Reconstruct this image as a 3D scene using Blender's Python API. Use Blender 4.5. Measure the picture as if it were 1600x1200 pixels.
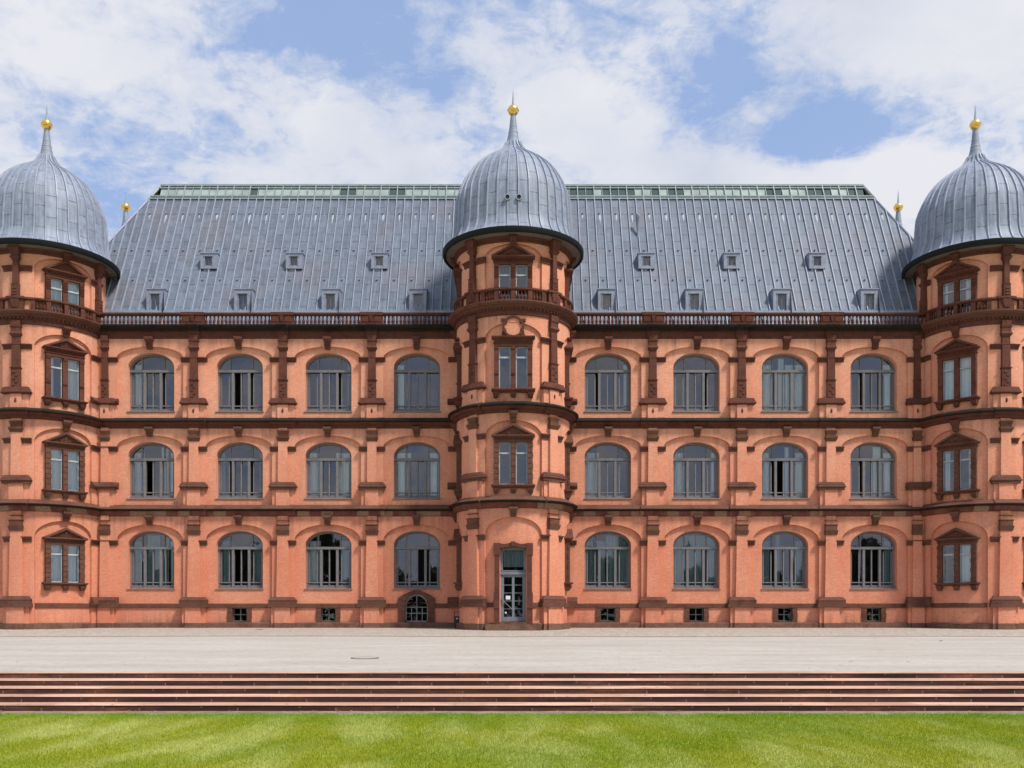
import bpy, math, random
import numpy as np
from mathutils import Vector
random.seed(7); rng = np.random.default_rng(7)
S = bpy.context.scene
for o in list(bpy.data.objects): bpy.data.objects.remove(o)
C = S.collection
R_ = math.radians
# ------------------------------------------------------------------ camera
CAMY, CAMZ = -50.0, 0.633
cam = bpy.data.objects.new('camera', bpy.data.cameras.new('camera')); C.objects.link(cam)
cam.location = (0, CAMY, CAMZ); cam.rotation_euler = (R_(90), 0, 0)
cam.data.sensor_width = 36; cam.data.lens = 33.75; cam.data.shift_y = 362/1600.0
cam.data.clip_end = 5000
S.camera = cam
# ------------------------------------------------------------------ light
SUN_EL, SUN_AZ = 54.0, 50.0        # azimuth from the facade normal towards +x
sl = bpy.data.lights.new('sun', 'SUN'); sl.energy = 3.5; sl.angle = R_(10); sl.color = (1, .94, .86)
so = bpy.data.objects.new('sun', sl); C.objects.link(so)
sd = Vector((math.sin(R_(SUN_AZ))*math.cos(R_(SUN_EL)), -math.cos(R_(SUN_AZ))*math.cos(R_(SUN_EL)), math.sin(R_(SUN_EL))))
so.rotation_euler = sd.to_track_quat('Z', 'Y').to_euler(); so.location = (30, -30, 40)
S.view_settings.view_transform = 'Standard'; S.view_settings.look = 'None'
S.view_settings.exposure = 0.26; S.view_settings.gamma = 1.0
# ------------------------------------------------------------------ node helper
class NT:
    def __init__(s, tree): s.t = tree; s.n = tree.nodes; s.l = tree.links
    def add(s, typ, **kw):
        nd = s.n.new(typ)
        for k, v in kw.items():
            if k.startswith('_'): setattr(nd, k[1:], v)
        return nd
    def put(s, sock, v):
        if isinstance(v, bpy.types.NodeSocket): s.l.new(v, sock)
        elif v is not None:
            if hasattr(sock, 'default_value') and isinstance(v, (tuple, list)) and sock.type == 'RGBA' and len(v) == 3: v = (*v, 1)
            sock.default_value = v
    def math(s, op, a, b=None, c=None, clamp=False):
        nd = s.n.new('ShaderNodeMath'); nd.operation = op; nd.use_clamp = clamp
        s.put(nd.inputs[0], a)
        if b is not None: s.put(nd.inputs[1], b)
        if c is not None: s.put(nd.inputs[2], c)
        return nd.outputs[0]
    def vmath(s, op, a, b=None):
        nd = s.n.new('ShaderNodeVectorMath'); nd.operation = op
        s.put(nd.inputs[0], a)
        if b is not None: s.put(nd.inputs[1], b)
        return nd.outputs['Value'] if op in ('DOT_PRODUCT', 'LENGTH') else nd.outputs[0]
    def noise(s, vec, scale, detail=4, rough=.5, dist=0, out=0):
        nd = s.n.new('ShaderNodeTexNoise'); s.put(nd.inputs['Vector'], vec)
        nd.inputs['Scale'].default_value = scale; nd.inputs['Detail'].default_value = detail
        nd.inputs['Roughness'].default_value = rough; nd.inputs['Distortion'].default_value = dist
        return nd.outputs[out]
    def scale(s, vec, sc):
        nd = s.n.new('ShaderNodeMapping'); s.put(nd.inputs[0], vec); nd.inputs['Scale'].default_value = sc
        return nd.outputs[0]
    def ramp(s, fac, pts, interp='LINEAR'):
        nd = s.n.new('ShaderNodeValToRGB'); s.put(nd.inputs[0], fac); cr = nd.color_ramp; cr.interpolation = interp
        while len(cr.elements) < len(pts): cr.elements.new(.5)
        for e, (p, c) in zip(cr.elements, pts):
            e.position = p; e.color = (c, c, c, 1) if not isinstance(c, (tuple, list)) else (*c[:3], 1)
        return nd.outputs[0]
    def mix(s, fac, a, b, mode='MIX'):
        nd = s.n.new('ShaderNodeMix'); nd.data_type = 'RGBA'; nd.blend_type = mode
        s.put(nd.inputs[0], fac); s.put(nd.inputs[6], a); s.put(nd.inputs[7], b)
        return nd.outputs[2]
    def bump(s, h, strength=.3, dist=.02):
        nd = s.n.new('ShaderNodeBump'); nd.inputs['Strength'].default_value = strength
        nd.inputs['Distance'].default_value = dist; s.put(nd.inputs['Height'], h)
        return nd.outputs[0]
def newmat(name):
    m = bpy.data.materials.new(name); m.use_nodes = True; m.node_tree.nodes.clear()
    k = NT(m.node_tree); out = k.add('ShaderNodeOutputMaterial'); return m, k, out
def principled(k, out, col, rough=.8, normal=None, metal=0, spec=.5):
    b = k.add('ShaderNodeBsdfPrincipled'); k.put(b.inputs['Base Color'], col); k.put(b.inputs['Roughness'], rough)
    b.inputs['Metallic'].default_value = metal; b.inputs['Specular IOR Level'].default_value = spec
    if normal is not None: k.l.new(normal, b.inputs['Normal'])
    k.l.new(b.outputs[0], out.inputs[0]); return b
# ------------------------------------------------------------------ world: sky with broken cloud
W = bpy.data.worlds.new('World'); S.world = W; W.use_nodes = True
k = NT(W.node_tree); W.node_tree.nodes.clear()
wo = k.add('ShaderNodeOutputWorld'); bg = k.add('ShaderNodeBackground'); k.l.new(bg.outputs[0], wo.inputs[0])
sky = k.add('ShaderNodeTexSky'); sky.sky_type = 'NISHITA'; sky.sun_disc = False
sky.sun_elevation = R_(SUN_EL); sky.sun_rotation = math.atan2(sd.x, sd.y); sky.dust_density = .6; sky.ozone_density = 2.2
tc = k.add('ShaderNodeTexCoord'); D = tc.outputs['Generated']
sx = k.add('ShaderNodeSeparateXYZ'); k.l.new(D, sx.inputs[0])
# project the view direction to a cloud layer (gives foreshortening towards the horizon)
zz = k.math('ADD', k.math('MAXIMUM', sx.outputs[2], 0.0), .22)
cx = k.math('DIVIDE', sx.outputs[0], zz); cy = k.math('DIVIDE', sx.outputs[1], zz)
cv = k.add('ShaderNodeCombineXYZ'); k.l.new(cx, cv.inputs[0]); k.l.new(cy, cv.inputs[1])
big = k.noise(cv.outputs[0], 1.15, 3, .5, .3)
med = k.noise(cv.outputs[0], 6.2, 10, .66, .25)
fine = k.noise(cv.outputs[0], 19.0, 8, .64, .5)
den = k.math('ADD', k.math('MULTIPLY', big, .22), k.math('MULTIPLY', med, .95))
den = k.math('ADD', den, k.math('ADD', k.math('MULTIPLY', fine, .62), -.285))          # about .65 mean
def blob(px, py, rad, amp, sxx=1.0):
    global den
    d = Vector(((px-800)/1500, 1, (962-py)/1500)).normalized()
    v = k.vmath('SUBTRACT', D, tuple(d))
    v = k.scale(v, (1/sxx, 1/sxx, 1))
    l = k.vmath('LENGTH', v)
    f = k.math('SUBTRACT', 1.0, k.math('DIVIDE', l, rad), clamp=True)
    f = k.math('MULTIPLY', k.math('MULTIPLY', f, f), amp)
    den = k.math('ADD', den, f)
blob(740, 10, .26, -.22, 1.6); blob(1140, 185, .11, -.34, 1.4); blob(1340, 215, .10, -.36, 1.8); blob(1230, 230, .07, -.2, 1.6)
blob(190, 225, .08, -.26, 1.6); blob(960, 25, .10, -.12, 1.5); blob(60, 330, .12, -.14, 1.6); blob(430, 55, .15, -.24, 1.7); blob(620, 90, .10, -.12, 1.6)
blob(120, 60, .20, .26, 1.2); blob(500, 190, .18, .22, 1.4); blob(930, 160, .14, .34, 1.1); blob(760, 60, .05, .2, 1.4)
blob(1450, 40, .22, .34, 1.3); blob(1180, 182, .032, .55, 2.4); blob(1320, 248, .08, -.35, 2.6); blob(1150, 296, .055, .9, 1.6); blob(1290, 290, .06, 1.1, 1.8); blob(1380, 285, .05, .9, 1.6); blob(1470, 285, .05, .8, 1.6)
blob(1060, 280, .08, .5, 1.5); blob(640, 250, .15, .22, 1.3)
cov = k.ramp(den, [(.42, .10), (.54, .46), (.62, .78), (.76, 1.0)])
shade = k.noise(cv.outputs[0], 2.3, 6, .55, .2)
ccol = k.ramp(shade, [(.30, (.68, .74, .86)), (.46, (.84, .88, .95)), (.60, (.97, .98, 1.0))])
skc = k.vmath('MULTIPLY', sky.outputs[0], (.115, .112, .122))
skc = k.mix(.62, skc, (.30, .44, .74))
col = k.mix(cov, skc, k.vmath('MULTIPLY', ccol, (.70, .70, .73)))
k.l.new(col, bg.inputs[0]); bg.inputs[1].default_value = 1.0
# ------------------------------------------------------------------ materials
M = {}
def pos(k): return k.add('ShaderNodeNewGeometry').outputs['Position']
def mk_plaster(name, base, warm, rough=.92):
    m, k, o = newmat(name); p = pos(k)
    n1 = k.noise(p, .45, 5, .6); n2 = k.noise(p, 5.0, 5, .65); n3 = k.noise(k.scale(p, (26, 26, 60)), 1, 3, .6)
    st = k.noise(k.scale(p, (2.2, 2.2, .22)), 1, 6, .6)
    c = k.mix(k.ramp(n1, [(.35, 0.0), (.65, 1.0)]), base, warm)
    c = k.mix(k.ramp(n2, [(.35, .0), (.75, .34)]), c, tuple(min(1, x*1.18+.03) for x in base))
    c = k.mix(k.ramp(n3, [(.40, .0), (.8, .28)]), c, (base[0]*.68, base[1]*.55, base[2]*.5))
    c = k.mix(k.ramp(st, [(.52, .0), (.70, .36)]), c, (base[0]*.62, base[1]*.55, base[2]*.55))
    n4 = k.noise(k.scale(p, (4.5, 4.5, 13)), 1, 4, .7); n5 = k.noise(k.scale(p, (9, 9, 16)), 1, 3, .75); c = k.mix(k.ramp(n5, [(.30, .36), (.5, .0)]), c, tuple(min(1, x*1.25+.04) for x in base)); c = k.mix(k.ramp(n5, [(.50, 0.0), (.72, .50)]), c, (base[0]*.74, base[1]*.55, base[2]*.48)); c = k.mix(k.ramp(n4, [(.42, 0.0), (.70, .72)]), c, (base[0]*.80, base[1]*.68, base[2]*.62))
    sp = k.add('ShaderNodeSeparateXYZ'); k.l.new(p, sp.inputs[0])
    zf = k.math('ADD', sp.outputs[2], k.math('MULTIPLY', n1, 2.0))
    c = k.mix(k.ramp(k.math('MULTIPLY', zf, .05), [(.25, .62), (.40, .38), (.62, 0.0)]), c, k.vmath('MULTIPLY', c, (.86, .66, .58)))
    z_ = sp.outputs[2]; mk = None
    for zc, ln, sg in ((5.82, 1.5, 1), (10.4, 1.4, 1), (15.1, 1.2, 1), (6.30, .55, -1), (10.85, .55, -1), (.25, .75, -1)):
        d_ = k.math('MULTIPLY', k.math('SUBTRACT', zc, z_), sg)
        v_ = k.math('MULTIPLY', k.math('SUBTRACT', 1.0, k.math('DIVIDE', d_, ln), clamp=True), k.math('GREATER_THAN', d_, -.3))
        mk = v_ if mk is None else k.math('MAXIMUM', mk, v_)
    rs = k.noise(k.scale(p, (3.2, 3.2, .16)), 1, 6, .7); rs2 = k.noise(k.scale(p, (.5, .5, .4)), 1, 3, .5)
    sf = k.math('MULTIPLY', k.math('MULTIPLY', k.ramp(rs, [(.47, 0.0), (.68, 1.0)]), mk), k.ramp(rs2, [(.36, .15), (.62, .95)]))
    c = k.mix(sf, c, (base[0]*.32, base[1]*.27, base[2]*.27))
    h = k.math('ADD', n3, k.math('MULTIPLY', n5, 1.2))
    principled(k, o, c, rough, k.bump(h, .6, .04), spec=.2); M[name] = m
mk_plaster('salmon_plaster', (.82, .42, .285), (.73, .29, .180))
def mk_stone(name, a, b, c3, sc=1.5, bumpd=.03, blocks=None):
    m, k, o = newmat(name); p = pos(k)
    n1 = k.noise(p, sc, 5, .6); n2 = k.noise(p, 9, 6, .65); n3 = k.noise(p, 30, 3, .6)
    c = k.ramp(n1, [(.32, a), (.50, b), (.68, c3)])
    if blocks:
        sp = k.add('ShaderNodeSeparateXYZ'); k.l.new(p, sp.inputs[0])
        t = k.math('FLOOR', k.math('MULTIPLY', sp.outputs[0], 1/blocks[0]))
        wn = k.add('ShaderNodeTexWhiteNoise', _noise_dimensions='1D'); k.l.new(t, wn.inputs['W'])
        f = k.math('GREATER_THAN', wn.outputs['Value'], blocks[1])
        c = k.mix(k.math('MULTIPLY', f, .85), c, blocks[2])
    c = k.mix(k.ramp(n2, [(.45, 0.0), (.7, .45)]), c, tuple(x*.42 for x in a))
    principled(k, o, c, .88, k.bump(k.math('ADD', n2, n3), .6, bumpd), spec=.25); M[name] = m
mk_stone('red_sandstone', (.092, .033, .023), (.140, .050, .034), (.115, .045, .032), blocks=None)
mk_stone('balustrade_stone', (.075, .027, .018), (.13, .044, .028), (.095, .038, .027), blocks=None)
mk_stone('brown_sandstone', (.105, .042, .029), (.150, .064, .043), (.135, .072, .050))
mk_stone('cornice_stone', (.13, .042, .030), (.17, .060, .042), (.20, .10, .065), blocks=(.62, .60, (.30, .19, .12)))
mk_stone('capital_stone', (.12, .044, .030), (.165, .078, .046), (.12, .050, .034), sc=.8)
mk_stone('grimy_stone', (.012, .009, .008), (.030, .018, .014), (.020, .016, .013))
mk_stone('plinth_stone', (.11, .052, .035), (.20, .11, .075), (.13, .072, .05), sc=.9)
def mk_lead(name, base, light, streak=.3):
    m, k, o = newmat(name)
    uv = k.add('ShaderNodeUVMap').outputs[0]
    br = k.add('ShaderNodeTexBrick'); k.l.new(uv, br.inputs['Vector'])
    br.offset = .5; br.inputs['Scale'].default_value = 1; br.inputs['Row Height'].default_value = 1.0
    br.inputs['Brick Width'].default_value = 1.10; br.inputs['Mortar Size'].default_value = .02
    br.inputs['Mortar Smooth'].default_value = .1; br.inputs['Bias'].default_value = -.1
    br.inputs['Color1'].default_value = (*base, 1); br.inputs['Color2'].default_value = (*light, 1)
    br.inputs['Mortar'].default_value = (base[0]*.28, base[1]*.28, base[2]*.32, 1)
    p = pos(k)
    n1 = k.noise(k.scale(uv, (.35, 2.2, 1)), 1.6, 6, .62); n2 = k.noise(p, 3.2, 6, .65); n3 = k.noise(p, .35, 3, .5)
    c = k.mix(k.ramp(n1, [(.42, 0.0), (.70, .55)]), br.outputs[0], tuple(min(1, x*1.45+.02) for x in light))
    c = k.mix(k.ramp(n2, [(.40, .0), (.72, .5)]), c, (base[0]*.52, base[1]*.50, base[2]*.50))
    c = k.mix(k.ramp(n3, [(.50, .0), (.66, streak)]), c, (.19, .14, .14))
    principled(k, o, c, k.ramp(n2, [(.3, .72), (.7, .52)]), k.bump(k.math('SUBTRACT', k.math('MULTIPLY', n2, .5), br.outputs['Fac']), .35, .02), metal=.08, spec=.4); M[name] = m
mk_lead('lead_roof', (.118, .145, .192), (.160, .193, .250), .28)
mk_lead('lead_dome', (.195, .232, .31), (.29, .335, .42), .15)
def mk_flat(name, col, rough=.5, metal=0, spec=.5, var=.25, sc=4):
    m, k, o = newmat(name); p = pos(k); n = k.noise(p, sc, 5, .6)
    c = k.mix(k.ramp(n, [(.35, 0.0), (.7, 1.0)]), col, tuple(x*(1-var) for x in col))
    principled(k, o, c, rough, k.bump(n, .15, .01), metal, spec); M[name] = m
mk_flat('lead_trim', (.34, .378, .475), .55, .1)
mk_flat('lead_box', (.29, .325, .43), .6, .05, var=.3)
mk_flat('stain_white', (.42, .46, .50), .7)
mk_flat('window_frame_grey', (.185, .178, .185), .5)
mk_flat('dark_green_glass', (.05, .085, .085), .12, 0, .8, .4, 1.0)
mk_flat('sash_light', (.42, .47, .50), .5)
mk_flat('cellar_frame', (.27, .28, .29), .5)
mk_flat('door_frame_grey', (.20, .215, .26), .5)
mk_flat('gutter_black', (.010, .013, .014), .6, spec=.2)
mk_flat('soffit_boards', (.17, .145, .125), .8)
m, k, o = newmat('gold'); principled(k, o, (.95, .62, .17), .28, None, 1.0); M['gold'] = m
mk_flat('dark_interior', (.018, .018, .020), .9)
mk_flat('bin_black', (.012, .014, .015), .4)
mk_flat('paper', (.75, .78, .78), .6, var=.05)
mk_flat('steel', (.5, .5, .52), .3, .9)
mk_flat('iron_cover', (.05, .045, .04), .6, .3)
mk_flat('skylight_bar', (.34, .40, .42), .5, .1)
def mk_curtain(name, col):
    m, k, o = newmat(name)
    p = pos(k); n = k.noise(k.scale(p, (14, 14, .6)), 1, 4, .6)
    c = k.mix(n, tuple(x*.7 for x in col), col)
    principled(k, o, c, .9, spec=.1); M[name] = m
mk_curtain('curtain_white', (.84, .92, .92)); mk_curtain('reflection_grey', (.42, .50, .52)); mk_curtain('curtain_teal', (.32, .44, .45)); mk_curtain('blind_white', (.88, .90, .88))  # the grey one carries the fanlight's reflection in its colour
def mk_glass(name, tint, refl, rough=.015):
    m, k, o = newmat(name)
    tr = k.add('ShaderNodeBsdfTransparent'); tr.inputs[0].default_value = (*tint, 1)
    gl = k.add('ShaderNodeBsdfGlossy'); gl.inputs['Roughness'].default_value = rough; gl.inputs['Color'].default_value = (.93, .90, .92, 1)
    p = pos(k); k.l.new(k.bump(k.noise(p, 1.1, 2, .4), .12, .02), gl.inputs['Normal'])
    mx = k.add('ShaderNodeMixShader'); fr = k.add('ShaderNodeFresnel'); fr.inputs[0].default_value = 1.6
    f = k.math('ADD', fr.outputs[0], refl, clamp=True)
    k.l.new(f, mx.inputs[0]); k.l.new(tr.outputs[0], mx.inputs[1]); k.l.new(gl.outputs[0], mx.inputs[2]); k.l.new(mx.outputs[0], o.inputs[0]); M[name] = m
mk_glass('window_glass', (.90, .95, .97), .09)
mk_flat('green_glass', (.40, .48, .45), .15, 0, .8, .45, 1.0)
# ground materials
m, k, o = newmat('terrace_gravel'); p = pos(k)
n1 = k.noise(k.scale(p, (.25, .9, 1)), 1, 5, .6); n2 = k.noise(p, 38, 3, .7); n3 = k.noise(p, 3, 5, .6)
c = k.mix(k.ramp(n1, [(.35, 0.0), (.65, 1.0)]), (.42, .385, .345), (.50, .47, .43))
n6 = k.noise(k.scale(p, (5, 9, 5)), 1, 5, .75); c = k.mix(k.ramp(n6, [(.50, 0.0), (.68, .70)]), c, (.30, .25, .20)); c = k.mix(k.ramp(n2, [(.45, 0.0), (.75, .5)]), c, (.28, .24, .20)); c = k.mix(k.ramp(n3, [(.5, .0), (.8, .35)]), c, (.36, .31, .26))
principled(k, o, c, .95, k.bump(n2, .5, .01), spec=.1); M['terrace_gravel'] = m
m, k, o = newmat('cobble_paving'); p = pos(k)
vo = k.add('ShaderNodeTexVoronoi', _feature='DISTANCE_TO_EDGE'); k.l.new(p, vo.inputs['Vector']); vo.inputs['Scale'].default_value = 8
vc = k.add('ShaderNodeTexVoronoi'); k.l.new(p, vc.inputs['Vector']); vc.inputs['Scale'].default_value = 8
sp = k.add('ShaderNodeSeparateColor'); k.l.new(vc.outputs['Color'], sp.inputs[0])
c = k.ramp(sp.outputs[0], [(0, (.34, .29, .24)), (.5, (.45, .395, .335)), (1, (.56, .50, .44))])
c = k.mix(k.ramp(vo.outputs[0], [(.0, .6), (.07, 0.0)]), c, (.13, .105, .08))
principled(k, o, c, .85, k.bump(k.ramp(vo.outputs[0], [(0, 0.0), (.15, 1.0)]), .8, .02)); M['cobble_paving'] = m
m, k, o = newmat('step_tread'); p = pos(k); n1 = k.noise(k.scale(p, (.6, 2, 2)), 1, 5, .6); n2 = k.noise(p, 8, 5, .6)
sp = k.add('ShaderNodeSeparateXYZ'); k.l.new(p, sp.inputs[0])
wv = k.add('ShaderNodeTexWhiteNoise', _noise_dimensions='2D')
cc = k.add('ShaderNodeCombineXYZ'); k.l.new(k.math('FLOOR', k.math('ADD', k.math('MULTIPLY', sp.outputs[0], .62), k.math('MULTIPLY', k.math('FLOOR', k.math('MULTIPLY', sp.outputs[2], 9)), .37))), cc.inputs[0]); k.l.new(k.math('FLOOR', k.math('MULTIPLY', sp.outputs[2], 9)), cc.inputs[1]); k.l.new(cc.outputs[0], wv.inputs['Vector'])
c = k.mix(wv.outputs['Value'], (.50, .29, .21), (.66, .43, .335))
c = k.mix(k.ramp(n1, [(.42, 0.0), (.66, .7)]), c, (.30, .20, .15)); c = k.mix(k.ramp(n2, [(.5, 0.0), (.75, .4)]), c, (.26, .18, .14))
principled(k, o, c, .85, k.bump(n2, .4, .01), spec=.2); M['step_tread'] = m
zt_c = .01968*(CAMY+20.38)
m, k, o = newmat('step_riser'); p = pos(k); n1 = k.noise(k.scale(p, (.8, 2, 5)), 1, 5, .65); n2 = k.noise(p, 14, 5, .6)
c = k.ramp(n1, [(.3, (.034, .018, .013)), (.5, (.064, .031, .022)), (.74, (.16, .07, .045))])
sp = k.add('ShaderNodeSeparateXYZ'); k.l.new(p, sp.inputs[0])
lv = k.math('FLOOR', k.math('MULTIPLY', k.math('ADD', sp.outputs[2], 5-zt_c), 1/.11)); xs = k.math('ADD', k.math('MULTIPLY', sp.outputs[0], .55), k.math('MULTIPLY', lv, .37))
wv = k.add('ShaderNodeTexWhiteNoise', _noise_dimensions='2D'); cc = k.add('ShaderNodeCombineXYZ'); k.l.new(k.math('FLOOR', xs), cc.inputs[0]); k.l.new(lv, cc.inputs[1]); k.l.new(cc.outputs[0], wv.inputs['Vector'])
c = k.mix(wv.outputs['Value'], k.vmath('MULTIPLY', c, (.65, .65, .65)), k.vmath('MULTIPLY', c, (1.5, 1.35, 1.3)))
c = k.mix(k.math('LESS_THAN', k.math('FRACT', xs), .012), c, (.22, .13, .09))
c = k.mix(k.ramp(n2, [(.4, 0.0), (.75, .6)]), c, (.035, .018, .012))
principled(k, o, c, .9, k.bump(n2, .5, .015), spec=.2); M['step_riser'] = m
m, k, o = newmat('dirt_strip'); p = pos(k); n1 = k.noise(p, 3, 5, .6); n2 = k.noise(p, 40, 3, .6)
c = k.mix(k.ramp(n1, [(.4, 0.0), (.6, 1.0)]), (.22, .155, .10), (.33, .235, .165)); c = k.mix(k.ramp(n2, [(.4, 0.0), (.8, .5)]), c, (.14, .10, .07))
principled(k, o, c, .95, k.bump(n2, .5, .01)); M['dirt_strip'] = m
def grasscol(k, p):
    n0 = k.noise(k.scale(p, (.35, .35, .35)), 1, 4, .55); n2 = k.noise(p, 9, 4, .6)
    mp = k.add('ShaderNodeMapping'); k.l.new(p, mp.inputs[0]); mp.inputs['Rotation'].default_value = (0, 0, R_(7)); mp.inputs['Scale'].default_value = (1.25, .30, 1)
    n1 = k.noise(mp.outputs[0], 1, 5, .62, .4); n3 = k.noise(k.scale(p, (1.3, 1.3, 1)), 1, 4, .6)
    sp = k.add('ShaderNodeSeparateXYZ'); k.l.new(p, sp.inputs[0])
    c = k.mix(n2, (.23, .295, .014), (.43, .475, .045))
    c = k.mix(k.ramp(n3, [(.38, .0), (.66, .55)]), c, (.37, .38, .045))
    c = k.mix(k.ramp(n1, [(.44, 0.0), (.66, .70)]), c, (.56, .60, .22))
    c = k.mix(k.ramp(n0, [(.45, 0.0), (.66, .55)]), c, (.19, .30, .010))
    ed = k.math('MULTIPLY', k.math('ADD', sp.outputs[1], -(CAMY+16.1)), 1.0)
    c = k.mix(k.ramp(ed, [(0.0, 0.0), (.8, .6)]), c, (.16, .33, .008))
    return c
m, k, o = newmat('lawn_soil'); p = pos(k); c = grasscol(k, p); principled(k, o, k.mix(.3, c, (.10, .12, .02)), .95, spec=.1); M['lawn_soil'] = m
m, k, o = newmat('grass_blade'); p = pos(k); c = grasscol(k, p)
rn = k.noise(k.scale(p, (90, 90, 5)), 1, 2, .5); c = k.mix(k.ramp(rn, [(.35, 0.0), (.65, 1.0)]), k.vmath('MULTIPLY', c, (.72, .78, .6)), k.vmath('MULTIPLY', c, (1.3, 1.2, 1.3)))
b = principled(k, o, c, .7, spec=.2); tl = k.add('ShaderNodeBsdfTranslucent'); k.l.new(c, tl.inputs[0]); mx = k.add('ShaderNodeMixShader'); mx.inputs[0].default_value = .3
k.l.new(b.outputs[0], mx.inputs[1]); k.l.new(tl.outputs[0], mx.inputs[2]); k.l.new(mx.outputs[0], o.inputs[0]); M['grass_blade'] = m
m, k, o = newmat('leaves'); p = pos(k); n = k.noise(p, .5, 4, .6); principled(k, o, k.mix(n, (.015, .035, .012), (.05, .09, .03)), .8); M['leaves'] = m
# ------------------------------------------------------------------ mesh builder and mappings
class Flat:
    du = 99
    def __call__(s, u, v, w): return (u, -w, v)
class Cyl:
    du = .22
    def __init__(s, cx, cy, R, phi): s.c = (cx, cy); s.R = R; s.p = phi
    def __call__(s, u, v, w):
        a = s.p+u/s.R; return (s.c[0]+(s.R+w)*math.sin(a), s.c[1]-(s.R+w)*math.cos(a), v)
class Tan:
    du = 99
    def __init__(s, cx, cy, R, phi): s.c = (cx, cy); s.R = R; s.p = phi
    def __call__(s, u, v, w):
        sn, cs = math.sin(s.p), math.cos(s.p)
        return (s.c[0]+sn*(s.R+w)+cs*u, s.c[1]-cs*(s.R+w)+sn*u, v)
class Side:                       # a vertical plane facing any direction
    du = 99
    def __init__(s, x, y, ang): s.x = x; s.y = y; s.a = ang
    def __call__(s, u, v, w):
        sn, cs = math.sin(s.a), math.cos(s.a); return (s.x+sn*w+cs*u, s.y-cs*w+sn*u, v)
FL = Flat()
class MB:
    def __init__(s): s.v = []; s.f = []; s.m = []; s.uv = []
    def face(s, pts, mat=0, uv=None):
        n = len(s.v); s.v += [tuple(p) for p in pts]; s.f.append(tuple(range(n, n+len(pts)))); s.m.append(mat); s.uv.append(uv)
    def segs(s, Mp, u0, u1):
        n = max(1, int(math.ceil(abs(u1-u0)/Mp.du))); return [u0+(u1-u0)*i/n for i in range(n+1)]
    def box(s, Mp, u0, u1, v0, v1, w0, w1, mat=0):
        us = s.segs(Mp, u0, u1)
        for a, b in zip(us, us[1:]):
            s.face([Mp(a, v0, w1), Mp(b, v0, w1), Mp(b, v1, w1), Mp(a, v1, w1)], mat)
            s.face([Mp(b, v0, w0), Mp(a, v0, w0), Mp(a, v1, w0), Mp(b, v1, w0)], mat)
            s.face([Mp(a, v1, w1), Mp(b, v1, w1), Mp(b, v1, w0), Mp(a, v1, w0)], mat)
            s.face([Mp(a, v0, w0), Mp(b, v0, w0), Mp(b, v0, w1), Mp(a, v0, w1)], mat)
        s.face([Mp(u0, v0, w0), Mp(u0, v0, w1), Mp(u0, v1, w1), Mp(u0, v1, w0)], mat)
        s.face([Mp(u1, v0, w1), Mp(u1, v0, w0), Mp(u1, v1, w0), Mp(u1, v1, w1)], mat)
    def frus(s, Mp, uc, h0, h1, v0, v1, w0, w1, back=-.05, mat=0):
        # bottom half width h0 / depth w0, top half width h1 / depth w1
        n = max(1, int(math.ceil(2*max(h0, h1)/Mp.du)))
        for i in range(n):
            t0 = -1+2*i/n; t1 = -1+2*(i+1)/n
            A, B, Cc, Dd = Mp(uc+h0*t0, v0, w0), Mp(uc+h0*t1, v0, w0), Mp(uc+h1*t1, v1, w1), Mp(uc+h1*t0, v1, w1)
            A2, B2, C2, D2 = Mp(uc+h0*t0, v0, back), Mp(uc+h0*t1, v0, back), Mp(uc+h1*t1, v1, back), Mp(uc+h1*t0, v1, back)
            s.face([A, B, Cc, Dd], mat); s.face([Dd, Cc, C2, D2], mat); s.face([A2, B2, B, A], mat)
            if i == 0: s.face([A2, A, Dd, D2], mat)
            if i == n-1: s.face([B, B2, C2, Cc], mat)
    def sweep(s, Mp, u0, u1, prof, mats=None):
        # prof: list of (v, w), bottom to top; the back is closed by the wall
        us = s.segs(Mp, u0, u1)
        for a, b in zip(us, us[1:]):
            for i, ((v0, w0), (v1, w1)) in enumerate(zip(prof, prof[1:])):
                s.face([Mp(a, v0, w0), Mp(b, v0, w0), Mp(b, v1, w1), Mp(a, v1, w1)], mats[i] if mats else 0)
        s.face([Mp(u0, v, w) for v, w in reversed(prof)], 0); s.face([Mp(u1, v, w) for v, w in prof], 0)
    def arch(s, Mp, u0, u1, v0, v1, uc, a, vs, b, vb, wf, wb, n=22, mat=0):
        def top(u):
            q = 1-((u-uc)/a)**2; return vs+b*math.sqrt(max(0, q))
        for x0, x1 in ((u0, uc-a), (uc+a, u1)):
            if x1-x0 > 1e-4:
                us = s.segs(Mp, x0, x1)
                for p, q in zip(us, us[1:]): s.face([Mp(p, v0, wf), Mp(q, v0, wf), Mp(q, v1, wf), Mp(p, v1, wf)], mat)
        us = [uc-a*math.cos(math.pi*i/n) for i in range(n+1)]
        for p, q in zip(us, us[1:]):
            s.face([Mp(p, top(p), wf), Mp(q, top(q), wf), Mp(q, v1, wf), Mp(p, v1, wf)], mat)
            s.face([Mp(p, top(p), wb), Mp(q, top(q), wb), Mp(q, top(q), wf), Mp(p, top(p), wf)], mat)
            if vb > v0+1e-4:
                s.face([Mp(p, v0, wf), Mp(q, v0, wf), Mp(q, vb, wf), Mp(p, vb, wf)], mat)
                s.face([Mp(p, vb, wf), Mp(q, vb, wf), Mp(q, vb, wb), Mp(p, vb, wb)], mat)
        s.face([Mp(uc-a, vb, wf), Mp(uc-a, vb, wb), Mp(uc-a, vs, wb), Mp(uc-a, vs, wf)], mat)
        s.face([Mp(uc+a, vb, wb), Mp(uc+a, vb, wf), Mp(uc+a, vs, wf), Mp(uc+a, vs, wb)], mat)
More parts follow.
